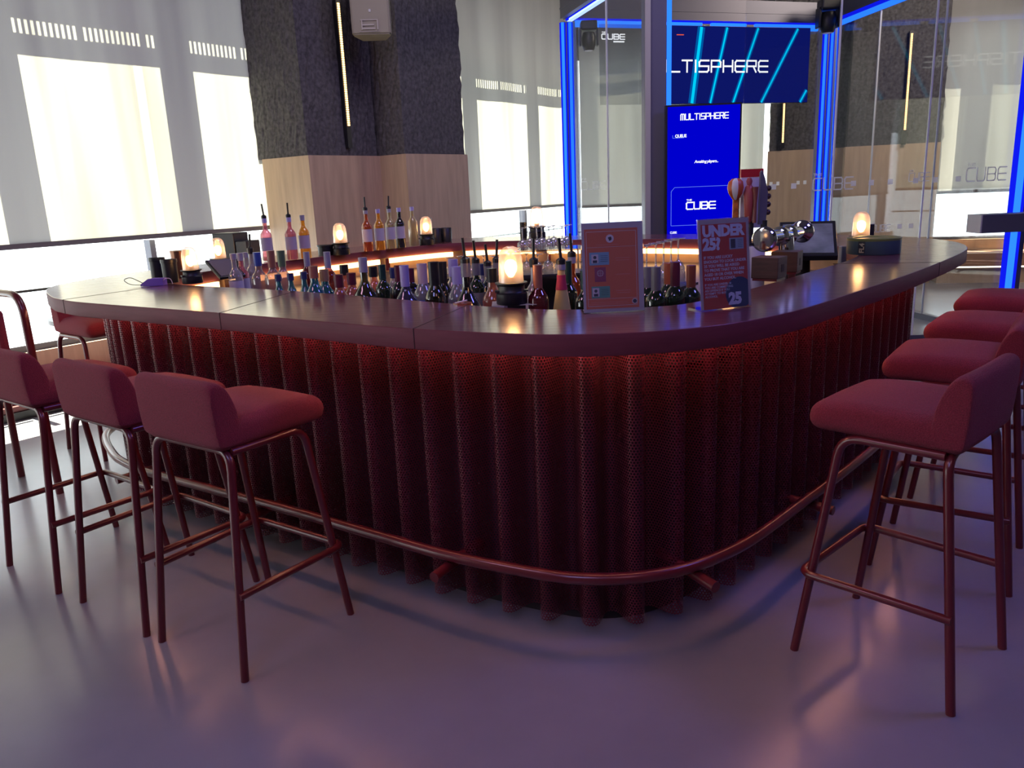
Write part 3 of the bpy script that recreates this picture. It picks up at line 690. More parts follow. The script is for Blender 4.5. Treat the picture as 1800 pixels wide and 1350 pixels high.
# seams of the top
def seam(name, a, b):
    a = Vector(a); b = Vector(b); d_ = (b - a).normalized(); n_ = Vector((d_.y, -d_.x, 0)); bm = bmesh.new()
    obox(bm, a, d_, n_, UZ, (0, -.0015, 1.0985), ((b - a).length, .0015, 1.1008)); link(name, bm, MT['seam'], bar)
def seamv(p, q):
    p = Vector(p); q = Vector(q); d_ = (q - p).normalized(); n_ = Vector((d_.y, -d_.x, 0)); bm = bmesh.new(); obox(bm, p, d_, n_, UZ, (-.0015, -.001, 1.037), (.01, .001, 1.0985)); link('top_joint', bm, MT['seam'], bar)
for a, b in (((-1.085, 2.912, 0), (-.95, 3.49, 0)), ((-.31, 2.372, 0), (-.15, 2.82, 0)), ((-2.03, 3.545, 0), (-1.72, 4.06, 0)), ((1.93, 3.53, 0), (1.52, 3.66, 0))):
    ax_ = min(outer, key=lambda q: (q.x - a[0]) ** 2 + (q.y - a[1]) ** 2); a = (ax_.x, ax_.y, 0); seam('top_joint', a, b); seamv(a, b)
# foot rail
fr = resample(offset(outer, -.15), .05)
bm = tube(bmesh.new(), [(p.x, p.y, .27) for p in fr], .02, 12, True); rail = link('foot_rail', bm, MT['tube'], bar, True)
frn = normals(fr)
for tx, ty in ((-.30, 2.47), (.62, 2.31), (-1.13, 3.04), (-1.9, 3.6), (1.32, 2.8), (2.0, 3.6)):
    i = min(range(len(fr)), key=lambda i: (fr[i].x - tx) ** 2 + (fr[i].y - ty) ** 2); p = fr[i]; q = frn[i]
    a = p - q * .2; b = p + q * .085
    bm = tube(bmesh.new(), [(a.x, a.y, .235), (b.x, b.y, .225)], .019, 12); link('rail_bracket', bm, MT['tube'], rail, True)

# ================================================================== STOOLS
def make_stool():
    t = thing('bar_stool', 'x', 'stool')
    # seat
    bm = bmesh.new(); box(bm, (0, .025, .796), (.41, .45, .098)); es = bm.edges[:]
    bmesh.ops.bevel(bm, geom=es, offset=.04, segments=5, affect='EDGES', profile=.5)
    bmesh.ops.subdivide_edges(bm, edges=[e for e in bm.edges if e.calc_length() > .1], cuts=6, use_grid_fill=True)
    for v in bm.verts:
        x = v.co.x / .205; y = (v.co.y - .025) / .225
        if v.co.z > .815: v.co.z += .02 * max(0, 1 - x * x) * max(0, 1 - y * y)
        if y > .3 and v.co.z > .79: v.co.z -= .016 * ((y - .3) / .7) ** 2
    link('seat', bm, MT['fabric'], t, True)
    # backrest: quarter-round side profile
    prof = [(-.196, .762), (-.204, .768), (-.212, .86), (-.214, .945), (-.208, .965), (-.19, .976), (-.168, .972), (-.15, .955), (-.132, .92), (-.118, .875), (-.11, .83), (-.108, .765), (-.12, .76)]
    bm = bmesh.new(); xs = [-.205, -.2, -.185, -.14, -.07, 0, .07, .14, .185, .2, .205]; rows = []
    cx = sum(p[0] for p in prof) / len(prof); cz = .86
    for x in xs:
        e = abs(x) / .205; sc = 1 if e < .9 else (1 - .14 * ((e - .9) / .1) ** 2)
        rows.append([bm.verts.new((x, cx + (p[0] - cx) * sc + .006 * e * e, cz + (p[1] - cz) * (sc if p[1] > cz else 1 - (1 - sc) * .4))) for p in prof])
    for a, b in zip(rows, rows[1:]):
        for i in range(len(prof)):
            j = (i + 1) % len(prof); bm.faces.new((a[i], b[i], b[j], a[j]))
    bm.faces.new(rows[0]); bm.faces.new(rows[-1][::-1])
    bmesh.ops.recalc_face_normals(bm, faces=bm.faces[:])
    o = link('backrest', bm, MT['fabric'], t, True)
    mdf = o.modifiers.new('round', 'SUBSURF'); mdf.levels = 1; mdf.render_levels = 2
    for p in o.data.polygons: p.use_smooth = True
    r = .0135
    for sx_ in (-1, 1):
        # rear leg: each half of the inverted U under the back
        pts = fillet([(sx_ * .228, -.238, 0), (sx_ * .198, -.158, .748), (0, -.158, .748)], .06)
        link('leg', tube(bmesh.new(), pts, r), MT['tube'], t, True)
        pts = fillet([(sx_ * .228, .235, 0), (sx_ * .19, .14, .742), (sx_ * .19, -.15, .744)], .06)
        link('leg', tube(bmesh.new(), pts, r), MT['tube'], t, True)
    z = .285
    pts = fillet([(-.225, -.215, z), (-.235, .225, z), (.235, .225, z), (.225, -.215, z)], .045)
    link('footrest', tube(bmesh.new(), pts, r * .95), MT['tube'], t, True)
    for sx_ in (-1, 1):
        for y0 in (-.238, .235): pass
    return t
st0 = make_stool()
def ang(fx, fy): return math.atan2(-fx, fy)
STO = [((-.955, 2.55), (.565, .826), 'nearest red bar stool on the left side of the bar', 'left'),
       ((-1.395, 2.85), (.59, .81), 'middle of the three red bar stools left of the bar', 'left'),
       ((-1.90, 3.20), (.6, .8), 'red bar stool cut off by the left edge of the photo', 'left'),
       ((-2.54, 4.86), (.796, -.605), 'red bar stool half hidden beyond the left end of the bar top', 'far'),
       ((1.213, 2.248), (-.673, .74), 'nearest red bar stool on the right side of the bar', 'right'),
       ((1.705, 2.865), (-.80, .60), 'second nearest red bar stool right of the bar', 'right'),
       ((2.19, 3.48), (-.77, .64), 'third red bar stool along the right side of the bar', 'right'),
       ((2.70, 4.16), (-.80, .60), 'farthest red bar stool on the right, near the far end of the bar', 'right')]
for i, (c, f_, lab, g) in enumerate(STO):
    if i == 0: st0.location = (*c, 0); st0.rotation_euler = (0, 0, ang(*f_)); st0['label'] = lab; st0['group'] = 'red bar stools around the bar'
    else: dup(st0, (*c, 0), ang(*f_), lab, 'red bar stools around the bar')

# high chair at the very left, and side table by the window
t = thing('armchair', 'tall chair with arched tube frame at the left edge by the window', 'chair', (-2.72, 4.2, 0), math.radians(142))
pts = fillet([(.2, 0, 0), (.16, 0, 1.08), (-.28, 0, 1.08), (-.3, 0, 0)], .12)
link('frame', tube(bmesh.new(), pts, .02), MT['tube'], t, True)
link('backrest', bx((.06, .03, .84), (.2, .05, .3), 0, .02), MT['fabric'], t, True)
link('seat', bx((-.07, .26, .62), (.42, .42, .08), 0, .03), MT['fabric'], t, True)
for x in (.15, -.27): link('leg', tube(bmesh.new(), [(x, .44, 0), (x, .4, .6)], .015), MT['tube'], t, True)
t = thing('table', 'dark round table standing by the left window', 'table', tuple(wp(.62, .75)))
bm = bmesh.new(); lathe(bm, [(0, .58), (.2, .58), (.42, .69), (.42, .72), (0, .72)], 32); link('tabletop', bm, solid('smoked_top', (.1, .08, .08), .3), t, True)
link('pedestal', lathe(bmesh.new(), [(.25, 0), (.25, .02), (.05, .05), (.05, .58)], 24), MT['black'], t, True)

# ================================================================== LAMPS
def make_lamp():
    t = thing('table_lamp', 'x', 'lamp')
    bm = lathe(bmesh.new(), [(0, 0), (.054, 0), (.056, .004), (.056, .038), (.05, .042), (.047, .046), (.047, .066), (.054, .070), (.058, .073), (.058, .077), (0, .078)], 28)
    for s_ in (-1, 1): box(bm, (s_ * .05, 0, .046), (.018, .03, .006))
    link('base', bm, MT['black'], t, True)
    link('socket', lathe(bmesh.new(), [(.016, .078), (.016, .095), (0, .095)], 16), solid('brass', (.5, .3, .12), .3, metal=1), t, True)
    prof = [(.045, .078), (.044, .10), (.043, .14), (.041, .165), (.036, .185), (.026, .198), (.014, .203), (0, .204)]
    bm = bmesh.new(); lathe(bm, prof, 32); link('glass_shade', bm, MT['dome'], t, True)
    link('bulb', lathe(bmesh.new(), [(0, .095), (.01, .098), (.02, .115), (.023, .13), (.02, .147), (.01, .156), (0, .158)], 16), MT['bulb'], t, True)
    return t
LP = [((.013, 2.806), 1, 'largest glowing lamp in the photo, standing at the near middle of the counter'),
      ((-1.619, 4.051), .9, 'glowing dome lamp beside the purple mask on the left counter'),
      ((-1.715, 4.73), .95, 'glowing dome lamp behind the tilted payment tablet on the left'),
      ((-1.171, 5.64), 1.08, 'glowing dome lamp in front of the pillar, on the far counter'),
      ((-.628, 6.33), 1.08, 'glowing dome lamp right of the pale bottle on the far counter'),
      ((1.915, 4.271), 1.0, 'glowing dome lamp behind the green round tin on the right counter'),
      ((.925, 3.27), 1.0, 'dome lamp half hidden behind the red UNDER 25 sign'),
      ((.259, 6.52), 1.25, 'dome lamp against the bright window behind the hanging glasses')]
lamp0 = make_lamp()
for i, (c, s_, lab) in enumerate(LP):
    if i == 0: L0 = lamp0; L0.location = (*c, 1.101); L0['label'] = lab; L0['group'] = 'glowing dome lamps on the bar'
    else: L0 = dup(lamp0, (*c, 1.101), i * .7, lab, 'glowing dome lamps on the bar')
    L0.scale = (s_, s_, s_)
    pl = bpy.data.lights.new('lamp_light', 'POINT'); pl.energy = .55; pl.color = (1, .55, .24); pl.shadow_soft_size = .024
    po = bpy.data.objects.new('lamp_light', pl); COL.objects.link(po); po.parent = L0; po.location = (0, 0, .128)

# ================================================================== BOTTLES
def liq(name, col, rough=.08): 
    if name not in MT:
        MT[name] = thinglass(name, (min(1, col[0] + .25), min(1, col[1] + .25), min(1, col[2] + .25)), .22, .04, body=.45, bodycol=col)
    return MT[name]
CAPS = {'black': (.015, .015, .018), 'silver': (.35, .34, .42), 'blue': (.05, .10, .4), 'copper': (.35, .14, .09), 'green': (.12, .2, .1), 'navy': (.03, .04, .14), 'maroon': (.14, .02, .04), 'lav': (.42, .38, .7),
        'pinkwhite': (.6, .45, .5), 'orange': (.5, .13, .05), 'rust': (.3, .08, .04), 'dkgreen': (.01, .05, .04), 'red': (.55, .03, .06), 'cork': (.4, .26, .14), 'grey': (.2, .2, .22)}
def capm(n): return solid('cap_' + n, CAPS[n], .35)
SHAPE = {  # radius, shoulder height fraction, neck height fraction, neck radius
    'std': (.037, .60, .76, .014), 'round': (.055, .42, .70, .016), 'short': (.042, .52, .74, .018), 'wine': (.037, .58, .74, .0145), 'cone': (.046, .10, .8, .014), 'tonic': (.028, .55, .78, .013), 'frost': (.042, .58, .72, .017)}
def bottle(x, y, z, h, shape, glass, cap, caph=.11, pour=False, label=None, lab='x', grp=None, lcol=None, cat='bottle'):
    R_, sf, nf, nr = SHAPE[shape]; t = thing('bottle', lab, cat, (x, y, z), random.random() * 6, grp)
    gt = h * (1 - caph * .55)
    prof = [(0, .003), (R_ * .92, .003), (R_, .01), (R_, h * sf)]
    if shape == 'cone': prof = [(0, .003), (R_ * .95, .003), (R_, .01), (R_ * .95, h * .2), (R_ * .55, h * .6)]
    for k_ in (.25, .5, .75): 
        tt_ = k_; prof.append((R_ + (nr - R_) * (tt_ * tt_ * (3 - 2 * tt_)), h * (sf + (nf - sf) * tt_)) if shape != 'cone' else (R_ * .55 + (nr - R_ * .55) * tt_, h * (.6 + .2 * tt_)))
    prof += [(nr, h * nf), (nr, gt)]
    link('body', lathe(bmesh.new(), prof, 18), glass, t, True)
    cr = nr * 1.18 if shape != 'frost' else nr * 1.15
    link('cap', lathe(bmesh.new(), [(cr, h * (1 - caph)), (cr * 1.02, h), (0, h)], 16), capm(cap), t, True)
    if label is not None:
        z0, z1 = h * (sf - .36), h * (sf - .06)
        if shape == 'cone': z0, z1 = h * .68, h * .86
        rr = R_ * 1.015 if shape != 'cone' else None
        if rr: link('paper_label', lathe(bmesh.new(), [(rr, z0), (rr, z1)], 18), solid('paper_%d' % (hash(label) % 9973), label, .6), t, True)
        else: link('paper_label', lathe(bmesh.new(), [(R_ * .49, z0), (nr * 1.2, h * .8), (nr * 1.2, z1)], 18), solid('paper_%d' % (hash(label) % 9973), label, .6), t, True)
    if pour:
        bm = lathe(bmesh.new(), [(nr * 1.25, h - .004), (nr * 1.25, h + .012), (.006, h + .02)], 12); tube(bm, [(0, 0, h + .015), (.006, 0, h + .09)], .0058, 8); link('pourer', bm, MT['black'], t, True)
    return t
WL = (.6, .58, .7); CL = liq('glass_clear', (.55, .52, .58)); DK = liq('glass_dark', (.03, .025, .03)); FR = liq('glass_frost', (.5, .38, .38)); PK = liq('glass_pink', (.7, .25, .3)); PE = liq('glass_peach', (.7, .28, .18))
TE = liq('glass_teal', (.06, .3, .36)); AM = liq('liquid_amber', (.6, .13, .02)); YE = liq('liquid_yellow', (.85, .42, .03)); PA = liq('liquid_pale', (.6, .5, .3)); RD = liq('liquid_red', (.25, .02, .03)); GN = liq('glass_green', (.03, .07, .03)); HB = liq('glass_herb', (.05, .05, .02))
CR = solid('cream_yellow', (.8, .56, .2), .3); BLU = liq('glass_gin', (.03, .28, .4))
KIND = {  # shape, glass, cap, cap fraction, pourer, label colour
    'clear': ('std', CL, 'silver', .1, 0, WL), 'pink': ('std', PK, 'silver', .14, 0, WL), 'clearP': ('std', CL, 'black', .06, 1, WL), 'frost_blue': ('frost', FR, 'blue', .22, 0, None), 'frost_copper': ('frost', FR, 'copper', .26, 0, None),
    'frost_green': ('frost', FR, 'green', .24, 0, None), 'tonic': ('tonic', TE, 'navy', .14, 0, (.3, .45, .6)), 'gin': ('short', BLU, 'copper', .2, 0, (.7, .35, .45)), 'teal': ('short', TE, 'cork', .22, 0, None), 'red_silver': ('std', RD, 'silver', .26, 0, None),
    'peach': ('short', PE, 'maroon', .24, 0, None), 'clear_black': ('short', PE, 'black', .2, 0, WL), 'herb': ('round', HB, 'silver', .2, 0, None), 'dark_green': ('std', GN, 'dkgreen', .24, 0, None), 'clear_navy': ('std', CL, 'navy', .2, 0, WL),
    'maroon': ('std', DK, 'maroon', .26, 0, None), 'lavender': ('round', liq('glass_violet', (.12, .1, .2)), 'lav', .3, 0, None), 'clear_pink': ('short', CL, 'pinkwhite', .3, 0, (.1, .15, .5)), 'clear_label': ('short', HB, 'black', .3, 0, None),
    'lavcap': ('short', CL, 'lav', .26, 0, (.5, .5, .45)), 'vase': ('round', DK, 'grey', .18, 1, None), 'darkP': ('std', GN, 'grey', .2, 1, (.3, .28, .25)), 'copper_red': ('std', RD, 'copper', .34, 0, None), 'yellowP': ('cone', CR, 'silver', .08, 1, (.6, .04, .1)),
    'green_foil': ('wine', GN, 'dkgreen', .3, 0, None), 'redP': ('std', AM, 'silver', .1, 1, None), 'wine_silver': ('wine', GN, 'grey', .34, 0, None), 'wine_orange': ('wine', GN, 'orange', .32, 0, None), 'wine_red': ('wine', GN, 'maroon', .4, 0, None), 'wine_rust': ('wine', GN, 'rust', .36, 0, None)}
WELL = [('clear', -1.427, 4.142, 0.305, 'clear bottle with silver cap, leftmost in the well behind the tablet'), ('pink', -1.449, 4.313, 0.296, 'pale pink bottle behind the leftmost clear bottle'), ('clear', -1.475, 4.488, 0.287, 'clear bottle at the back left of the well'),
        ('clearP', -1.426, 4.429, 0.30, 'clear bottle with dark pourer left of the blue capped bottle'), ('frost_blue', -1.27, 4.039, 0.313, 'frosted bottle with bright blue cap'), ('frost_copper', -1.182, 3.98, 0.322, 'frosted bottle with tall copper cap'),
        ('frost_green', -1.113, 3.916, 0.324, 'frosted bottle with dull green cap'), ('tonic', -1.091, 3.748, 0.223, 'small blue capped bottle, left of three alike'), ('tonic', -1.017, 3.694, 0.231, 'small blue capped bottle, middle of three alike'), ('tonic', -0.94, 3.637, 0.241, 'small blue capped bottle, right of three alike'),
        ('gin', -0.878, 3.576, 0.27, 'bright blue bottle with round pink label'), ('teal', -0.853, 3.671, 0.244, 'teal bottle with cork stopper beside the bright blue bottle'), ('red_silver', -1.066, 4.225, 0.292, 'dark red bottle with silver foil, left of two'), ('red_silver', -0.892, 3.939, 0.307, 'dark red bottle with silver foil, right of two'),
        ('peach', -0.75, 3.492, 0.235, 'short peach coloured bottle right of the teal bottle'), ('clear_black', -0.799, 3.868, 0.245, 'peach tinted bottle with square black cap'), ('peach', -0.721, 3.637, 0.226, 'short peach bottle behind another, left of the herb bottle'), ('herb', -0.617, 3.39, 0.313, 'big round bottle full of dark green herbs'),
        ('clear_black', -0.637, 3.747, 0.241, 'black capped bottle just behind the herb bottle'), ('dark_green', -0.556, 3.509, 0.268, 'dark green bottle right of the herb bottle'), ('clear_navy', -0.531, 3.664, 0.239, 'clear bottle with navy cap left of the maroon capped ones'), ('maroon', -0.476, 3.442, 0.268, 'dark bottle with maroon cap left of the lavender cap'),
        ('lavender', -0.42, 3.219, 0.287, 'round flask with lavender cap'), ('maroon', -0.441, 3.595, 0.239, 'dark bottle with maroon cap right of the lavender cap'), ('clear_pink', -0.362, 3.353, 0.279, 'clear bottle with pinkish white cap and blue label'), ('clear_label', -0.29, 3.11, 0.305, 'bottle with tall black wrapped neck, left of two alike'),
        ('clear_label', -0.271, 3.278, 0.289, 'bottle with tall black wrapped neck, right of two alike'), ('lavcap', -0.234, 3.435, 0.285, 'clear bottle with pale violet cap, rear of two alike'), ('lavcap', -0.207, 3.222, 0.272, 'clear bottle with pale violet cap, front of two alike'), ('vase', -0.157, 2.988, 0.31, 'bulbous dark bottle with pale collar left of the big lamp'),
        ('darkP', -0.132, 3.35, 0.276, 'brown bottle with pourer left of the big lamp'), ('clear_navy', -0.109, 3.524, 0.252, 'navy capped clear bottle behind the bulbous dark one'), ('darkP', -0.084, 3.434, 0.254, 'dark bottle with pourer, second left of the big lamp'), ('darkP', -0.042, 3.302, 0.279, 'dark bottle with pourer touching the left side of the big lamp'),
        ('clear_black', -0.061, 3.109, 0.27, 'black capped bottle tucked behind the big lamp'), ('clearP', 0.104, 3.05, 0.291, 'clear bottle with long pourer right of the big lamp'), ('copper_red', 0.108, 2.80, 0.305, 'dark red bottle with tall copper foil'), ('yellowP', 0.197, 2.87, 0.301, 'conical yellow bottle with red neck label'),
        ('green_foil', 0.23, 3.002, 0.296, 'bottle with dark green foil right of the yellow one'), ('redP', 0.264, 3.196, 0.298, 'bottle of orange red liquid with pourer'), ('dark_green', 0.275, 2.786, 0.28, 'dark bottle beside the left edge of the orange sign'), ('wine_silver', 0.532, 2.964, 0.263, 'wine bottle with grey foil, rear one right of the orange sign'),
        ('wine_silver', 0.525, 2.771, 0.282, 'wine bottle with grey foil, front one right of the orange sign'), ('wine_orange', 0.613, 2.982, 0.273, 'wine bottle with orange foil between the two signs'), ('wine_red', 0.601, 2.808, 0.293, 'wine bottle with dark red foil between the two signs'), ('wine_rust', 0.671, 2.863, 0.273, 'wine bottle with rust foil left of the red sign')]
for kd, x, y, h, lab in WELL:
    sh, gl, cp, cf, po, lb = KIND[kd]; bottle(x, y, .931, h, sh, gl, cp, cf, po, lb, lab, 'bottles in the well of the bar')
HC = 1.101
bottle(-1.60, 5.33, HC, .285, 'std', PK, 'lav', .12, 1, (.45, .38, .5), 'red pink syrup bottle with pourer, leftmost on the far counter', 'syrup bottles on the far counter')
bottle(-1.44, 5.34, HC, .285, 'std', PK, 'lav', .12, 1, (.45, .38, .5), 'red pink syrup bottle with pourer beside the orange one', 'syrup bottles on the far counter')
bottle(-1.365, 5.40, HC, .29, 'std', YE, 'silver', .12, 0, (.45, .38, .5), 'orange juice coloured bottle on the far left counter', 'syrup bottles on the far counter')
for (x, y), g_, po, lab in (((-1.009, 5.82), AM, 1, 'amber bottle with pourer on the far counter'), ((-.932, 5.9), YE, 0, 'bright yellow bottle on the far counter'), ((-.866, 6.01), PA, 1, 'pale yellow bottle with pourer on the far counter'), ((-.803, 6.09), DK, 0, 'dark liquid bottle with floral label on the far counter'), ((-.725, 6.27), PA, 0, 'pale cloudy bottle left of the far lamp')):
    bottle(x, y, HC, .30, 'std', g_, 'lav' if po == 0 else 'silver', .1, po, (.5, .45, .55) if g_ is not PA or po else None, lab, 'syrup bottles on the far counter')

# ------------------------------------------------------------------ stemware
def make_glass(name, prof, lab, cat, grp):
    t = thing(name, lab, cat, (0, 0, 0), 0, grp); return t
def stem(bm, h, R_, bowlh, foot=.034):
    """glass standing upside down on its rim: rim at 0, foot at h"""
    prof = [(R_, 0), (R_ * 1.04, bowlh * .35), (R_ * .95, bowlh * .7), (R_ * .55, bowlh * .95), (.006, bowlh * 1.05), (.004, bowlh * 1.2), (.004, h - .008), (.01, h - .004), (foot, h), (foot, h + .001)]
    return lathe(bm, prof, 20)
coupeproto = None
def stemware(name, lab, grp, x, y, z, h, R_, bh, cache={}):
    key = (h, R_, bh)
    if key not in cache:
        o = link(name, stem(bmesh.new(), h, R_, bh), MT['wineglass'], None, True); cache[key] = o
    else:
        o = cache[key].copy(); COL.objects.link(o)
    o.location = (x, y, z); return tag(o, lab, 'glass', grp)
cx_ = [.110, .163, .205, .245, .285, .325, .372, .416, .06]
POS = ['far left', 'second from left', 'third from left', 'fourth from left', 'middle', 'fourth from right', 'third from right', 'second from right']
for i, x in enumerate(cx_[:8]):
    stemware('coupe_glass', 'upturned stemmed glass, %s on the top tier of the rack' % POS[i], 'upturned glasses on the top tier', x - .0, 5.22 + (i % 2) * .15, 1.113, .14, .036, .06)
ORD = ['first', 'second', 'third', 'fourth', 'fifth', 'sixth', 'seventh', 'eighth', 'ninth', 'tenth', 'eleventh', 'twelfth']
for i in range(12):
    stemware('coupe_glass', 'upturned stemmed glass on the lower tier of the rack, %s from the left' % ORD[i], 'upturned glasses on the lower tier', -.36 + i * .07, 5.05 + (i % 2) * .1, .973, .118, .034, .065)
WGL = ['nearest the orange sign', 'second right of the orange sign', 'third right of the orange sign', 'fourth right of the orange sign', 'fifth, nearest the red sign']
for i, (x, y) in enumerate(((.60, 3.38), (.655, 3.46), (.705, 3.54), (.755, 3.62), (.805, 3.70))):
    stemware('wine_glass', 'upturned wine glass in the rack between the signs, %s' % WGL[i], 'upturned wine glasses between the signs', x, y, 1.04, .205, .034, .1)
t = thing('glass_rack', 'steel two tier rack holding upturned glasses in mid bar', 'rack', (.08, 5.2, .93))
link('upper_tier', bx((.18, .08, .175), (.5, .3, .012)), thinglass('rack_glass', (.8, .85, .88), .2), t); link('lower_tier', bx((-.06, -.1, .034), (1.0, .28, .012)), MT['steel'], t)
for a, b in ((-.05, .2), (.41, .2), (-.05, -.05), (.41, -.05)): link('post', tube(bmesh.new(), [(a, b, -.0), (a, b, .17)], .006, 8), MT['chrome'], t, True)
t = thing('glass_shelf', 'small steel shelf under the wine glasses between the signs', 'shelf', (.7, 3.54, .93), math.radians(53))
link('shelf_board', bx((0, 0, .1), (.52, .12, .012)), MT['steel'], t)
for a in (-.22, .22): link('post', tube(bmesh.new(), [(a, 0, 0), (a, 0, .095)], .008, 8), MT['chrome'], t, True)

# ------------------------------------------------------------------ signs
def make_sign(name, L_, R_, h, lean, label):
    L_ = Vector((*L_, 1.101)); R_ = Vector((*R_, 1.101)); X = (R_ - L_); w = X.length; X.normalize(); back = Vector((-X.y, X.x, 0)); a = math.radians(lean)
    Y = UZ * math.cos(a) + back * math.sin(a); t = thing(name, label, 'sign', tuple(L_), 0, 'acrylic sign holders on the counter')
    Mx = frame_mtx((0, 0, 0), X, Y)
    bm = bmesh.new(); box(bm, (w / 2, h / 2, .0025), (w, h, .002), mtx=Mx); box(bm, (w / 2, h / 2, -.0025), (w, h, .002), mtx=Mx)
    M2 = frame_mtx((0, 0, 0), X, back); box(bm, (w / 2, .035, .0015), (w, .075, .003), mtx=M2); link('holder', bm, MT['acrylic'], t)
    return t, Mx, w, h
def spart(t, Mx, name, bm, m): bmesh.ops.transform(bm, matrix=Mx, verts=bm.verts); return link(name, bm, m, t)
PW = solid('poster_paper', (.62, .6, .72), .6)
t, Mx, w, h = make_sign('acrylic_sign', (.241, 2.502), (.44, 2.512), .288, 6, 'orange age check notice with three identity card pictures on the counter')
spart(t, Mx, 'paper', box(bmesh.new(), (w / 2, h / 2, 0), (w * .985, h * .985, .0012)), PW)
OR = solid('poster_orange', (.85, .22, .14), .5)
spart(t, Mx, 'printed_panel', box(bmesh.new(), (w * .48, h * .485, .0008), (w * .86, h * .88, .0008)), OR)
bm = bmesh.new()
def rect_outline(bm, x0, y0, x1, y1, th, z=.0014):
    for c, s_ in ((((x0 + x1) / 2, y0, z), (x1 - x0, th, .0004)), (((x0 + x1) / 2, y1, z), (x1 - x0, th, .0004)), ((x0, (y0 + y1) / 2, z), (th, y1 - y0, .0004)), ((x1, (y0 + y1) / 2, z), (th, y1 - y0, .0004))): box(bm, c, s_)
rect_outline(bm, w * .08, h * .075, w * .88, h * .895, .0012); box(bm, (w * .48, h * .725, .0014), (w * .8, .0008, .0004)); box(bm, (w * .48, h * .155, .0014), (w * .8, .0008, .0004))
spart(t, Mx, 'printed_border', bm, PW)
bm = bmesh.new(); lathe(bm, [(0, .0018), (w * .065, .0018), (w * .065, .001)], 24, (w * .46, h * .815, 0)); lathe(bm, [(0, .0018), (w * .045, .0018), (w * .045, .001)], 20, (w * .84, h * .115, 0)); spart(t, Mx, 'round_emblem', bm, PW)
bm = bmesh.new(); lathe(bm, [(0, .0022), (w * .032, .0022), (w * .032, .001)], 20, (w * .84, h * .115, 0))
for dx, dy in ((-.012, .006), (.01, .01), (0, -.012), (.014, -.004)): lathe(bm, [(0, .0022), (w * .018, .0022), (w * .018, .001)], 8, (w * (.46 + dx), h * (.815 + dy), 0))
INK = solid('poster_ink', (.04, .05, .1), .5); spart(t, Mx, 'emblem_print', bm, INK)
for (x0, y0, x1, y1), cc, nm in (((.12, .53, .44, .67), (.2, .42, .62), 'identity_card'), ((.20, .345, .38, .505), (.28, .06, .16), 'passport'), ((.14, .165, .44, .295), (.12, .36, .33), 'identity_card')):
    spart(t, Mx, nm, box(bmesh.new(), (w * (x0 + x1) / 2, h * (y0 + y1) / 2, .0015), (w * (x1 - x0), h * (y1 - y0), .0006)), solid('card_%d' % int(cc[0] * 100), cc, .5))
bm = bmesh.new()
for yb in (.6, .23): box(bm, (w * .21, h * yb, .002), (w * .11, h * .095, .0004))
spart(t, Mx, 'photo_box', bm, PW)
bm = bmesh.new()
for yb in (.6, .23):
    lathe(bm, [(0, .0026), (w * .026, .0026), (w * .026, .002)], 14, (w * .21, h * (yb + .015), 0)); box(bm, (w * .21, h * (yb - .03), .0024), (w * .07, h * .028, .0004))
    for q in range(4): box(bm, (w * .36, h * (yb + .03 - q * .02), .0022), (w * .12, .001, .0004))
spart(t, Mx, 'card_print', bm, INK)
bm = bmesh.new(); 
for rr, zz in ((w * .05, 0),):
    n_ = 24
    tube(bm, [(w * .29 + rr * math.cos(6.283 * i / n_), h * .44 + rr * math.sin(6.283 * i / n_), .002) for i in range(n_)], .0006, 4, True)
    for q in (-.6, 0, .6): box(bm, (w * .29, h * .44 + rr * q, .002), (rr * 2 * math.sqrt(1 - q * q), .0006, .0004)); box(bm, (w * .29 + rr * q, h * .44, .002), (.0006, rr * 2 * math.sqrt(1 - q * q), .0004))
spart(t, Mx, 'globe_print', bm, PW)
DR = solid('poster_small_print', (.75, .3, .3), .5); bm = bmesh.new()
for yb, n_ in ((.6, 2), (.42, 1), (.24, 2)):
    for q in range(n_): box(bm, (w * .66, h * (yb - q * .025), .0014), (w * (.24 - .03 * q), .0016, .0004))
for yb, ww in ((.115, .6), (.095, .66), (.75, .36)): box(bm, (w * .42, h * yb, .0014), (w * ww, .0012, .0004))
spart(t, Mx, 'small_print', bm, DR)

t, Mx, w, h = make_sign('acrylic_sign', (.606, 2.446), (.786, 2.512), .285, 6, 'red UNDER 25 alcohol notice in an acrylic stand on the counter')
spart(t, Mx, 'paper', box(bmesh.new(), (w / 2, h / 2, 0), (w * .985, h * .985, .0012)), PW)
RP = solid('poster_red', (.72, .05, .09), .5)
spart(t, Mx, 'printed_panel', box(bmesh.new(), (w * .5, h * .475, .0008), (w * .88, h * .93, .0008)), RP)
PB = solid('poster_pale_blue', (.6, .7, .95), .5)
def stext(nm, body, sz, x, y, m, **k): put_text(nm, body, sz, m, t, Mx @ Matrix.Translation((w * x, h * y, .0016)), depth=.0003, **k)
stext('headline', 'UNDER', .047, .085, .81, PB, weight=.055, space=.96)
stext('headline', '25?', .05, .085, .665, PB, weight=.055, space=.96)
bm = bmesh.new(); box(bm, (w * .74, h * .715, .0014), (w * .28, h * .125, .0004)); spart(t, Mx, 'licence_print', bm, solid('licence', (.3, .42, .6), .5))
bm = bmesh.new(); box(bm, (w * .67, h * .715, .002), (w * .09, h * .1, .0004)); 
for q in range(5): box(bm, (w * .81, h * (.755 - q * .02), .002), (w * .1, .001, .0004))
spart(t, Mx, 'licence_detail', bm, INK)
for i, s_ in enumerate(('IF YOU ARE LUCKY', 'ENOUGH TO LOOK UNDER', '25 YOU WILL BE ASKED', 'TO PROVE THAT YOU ARE', 'AGED 18 OR OVER WHEN', 'YOU BUY ALCOHOL.')):
    stext('notice_text', s_, .0125, .09, .565 - i * .047, PB, weight=.02)
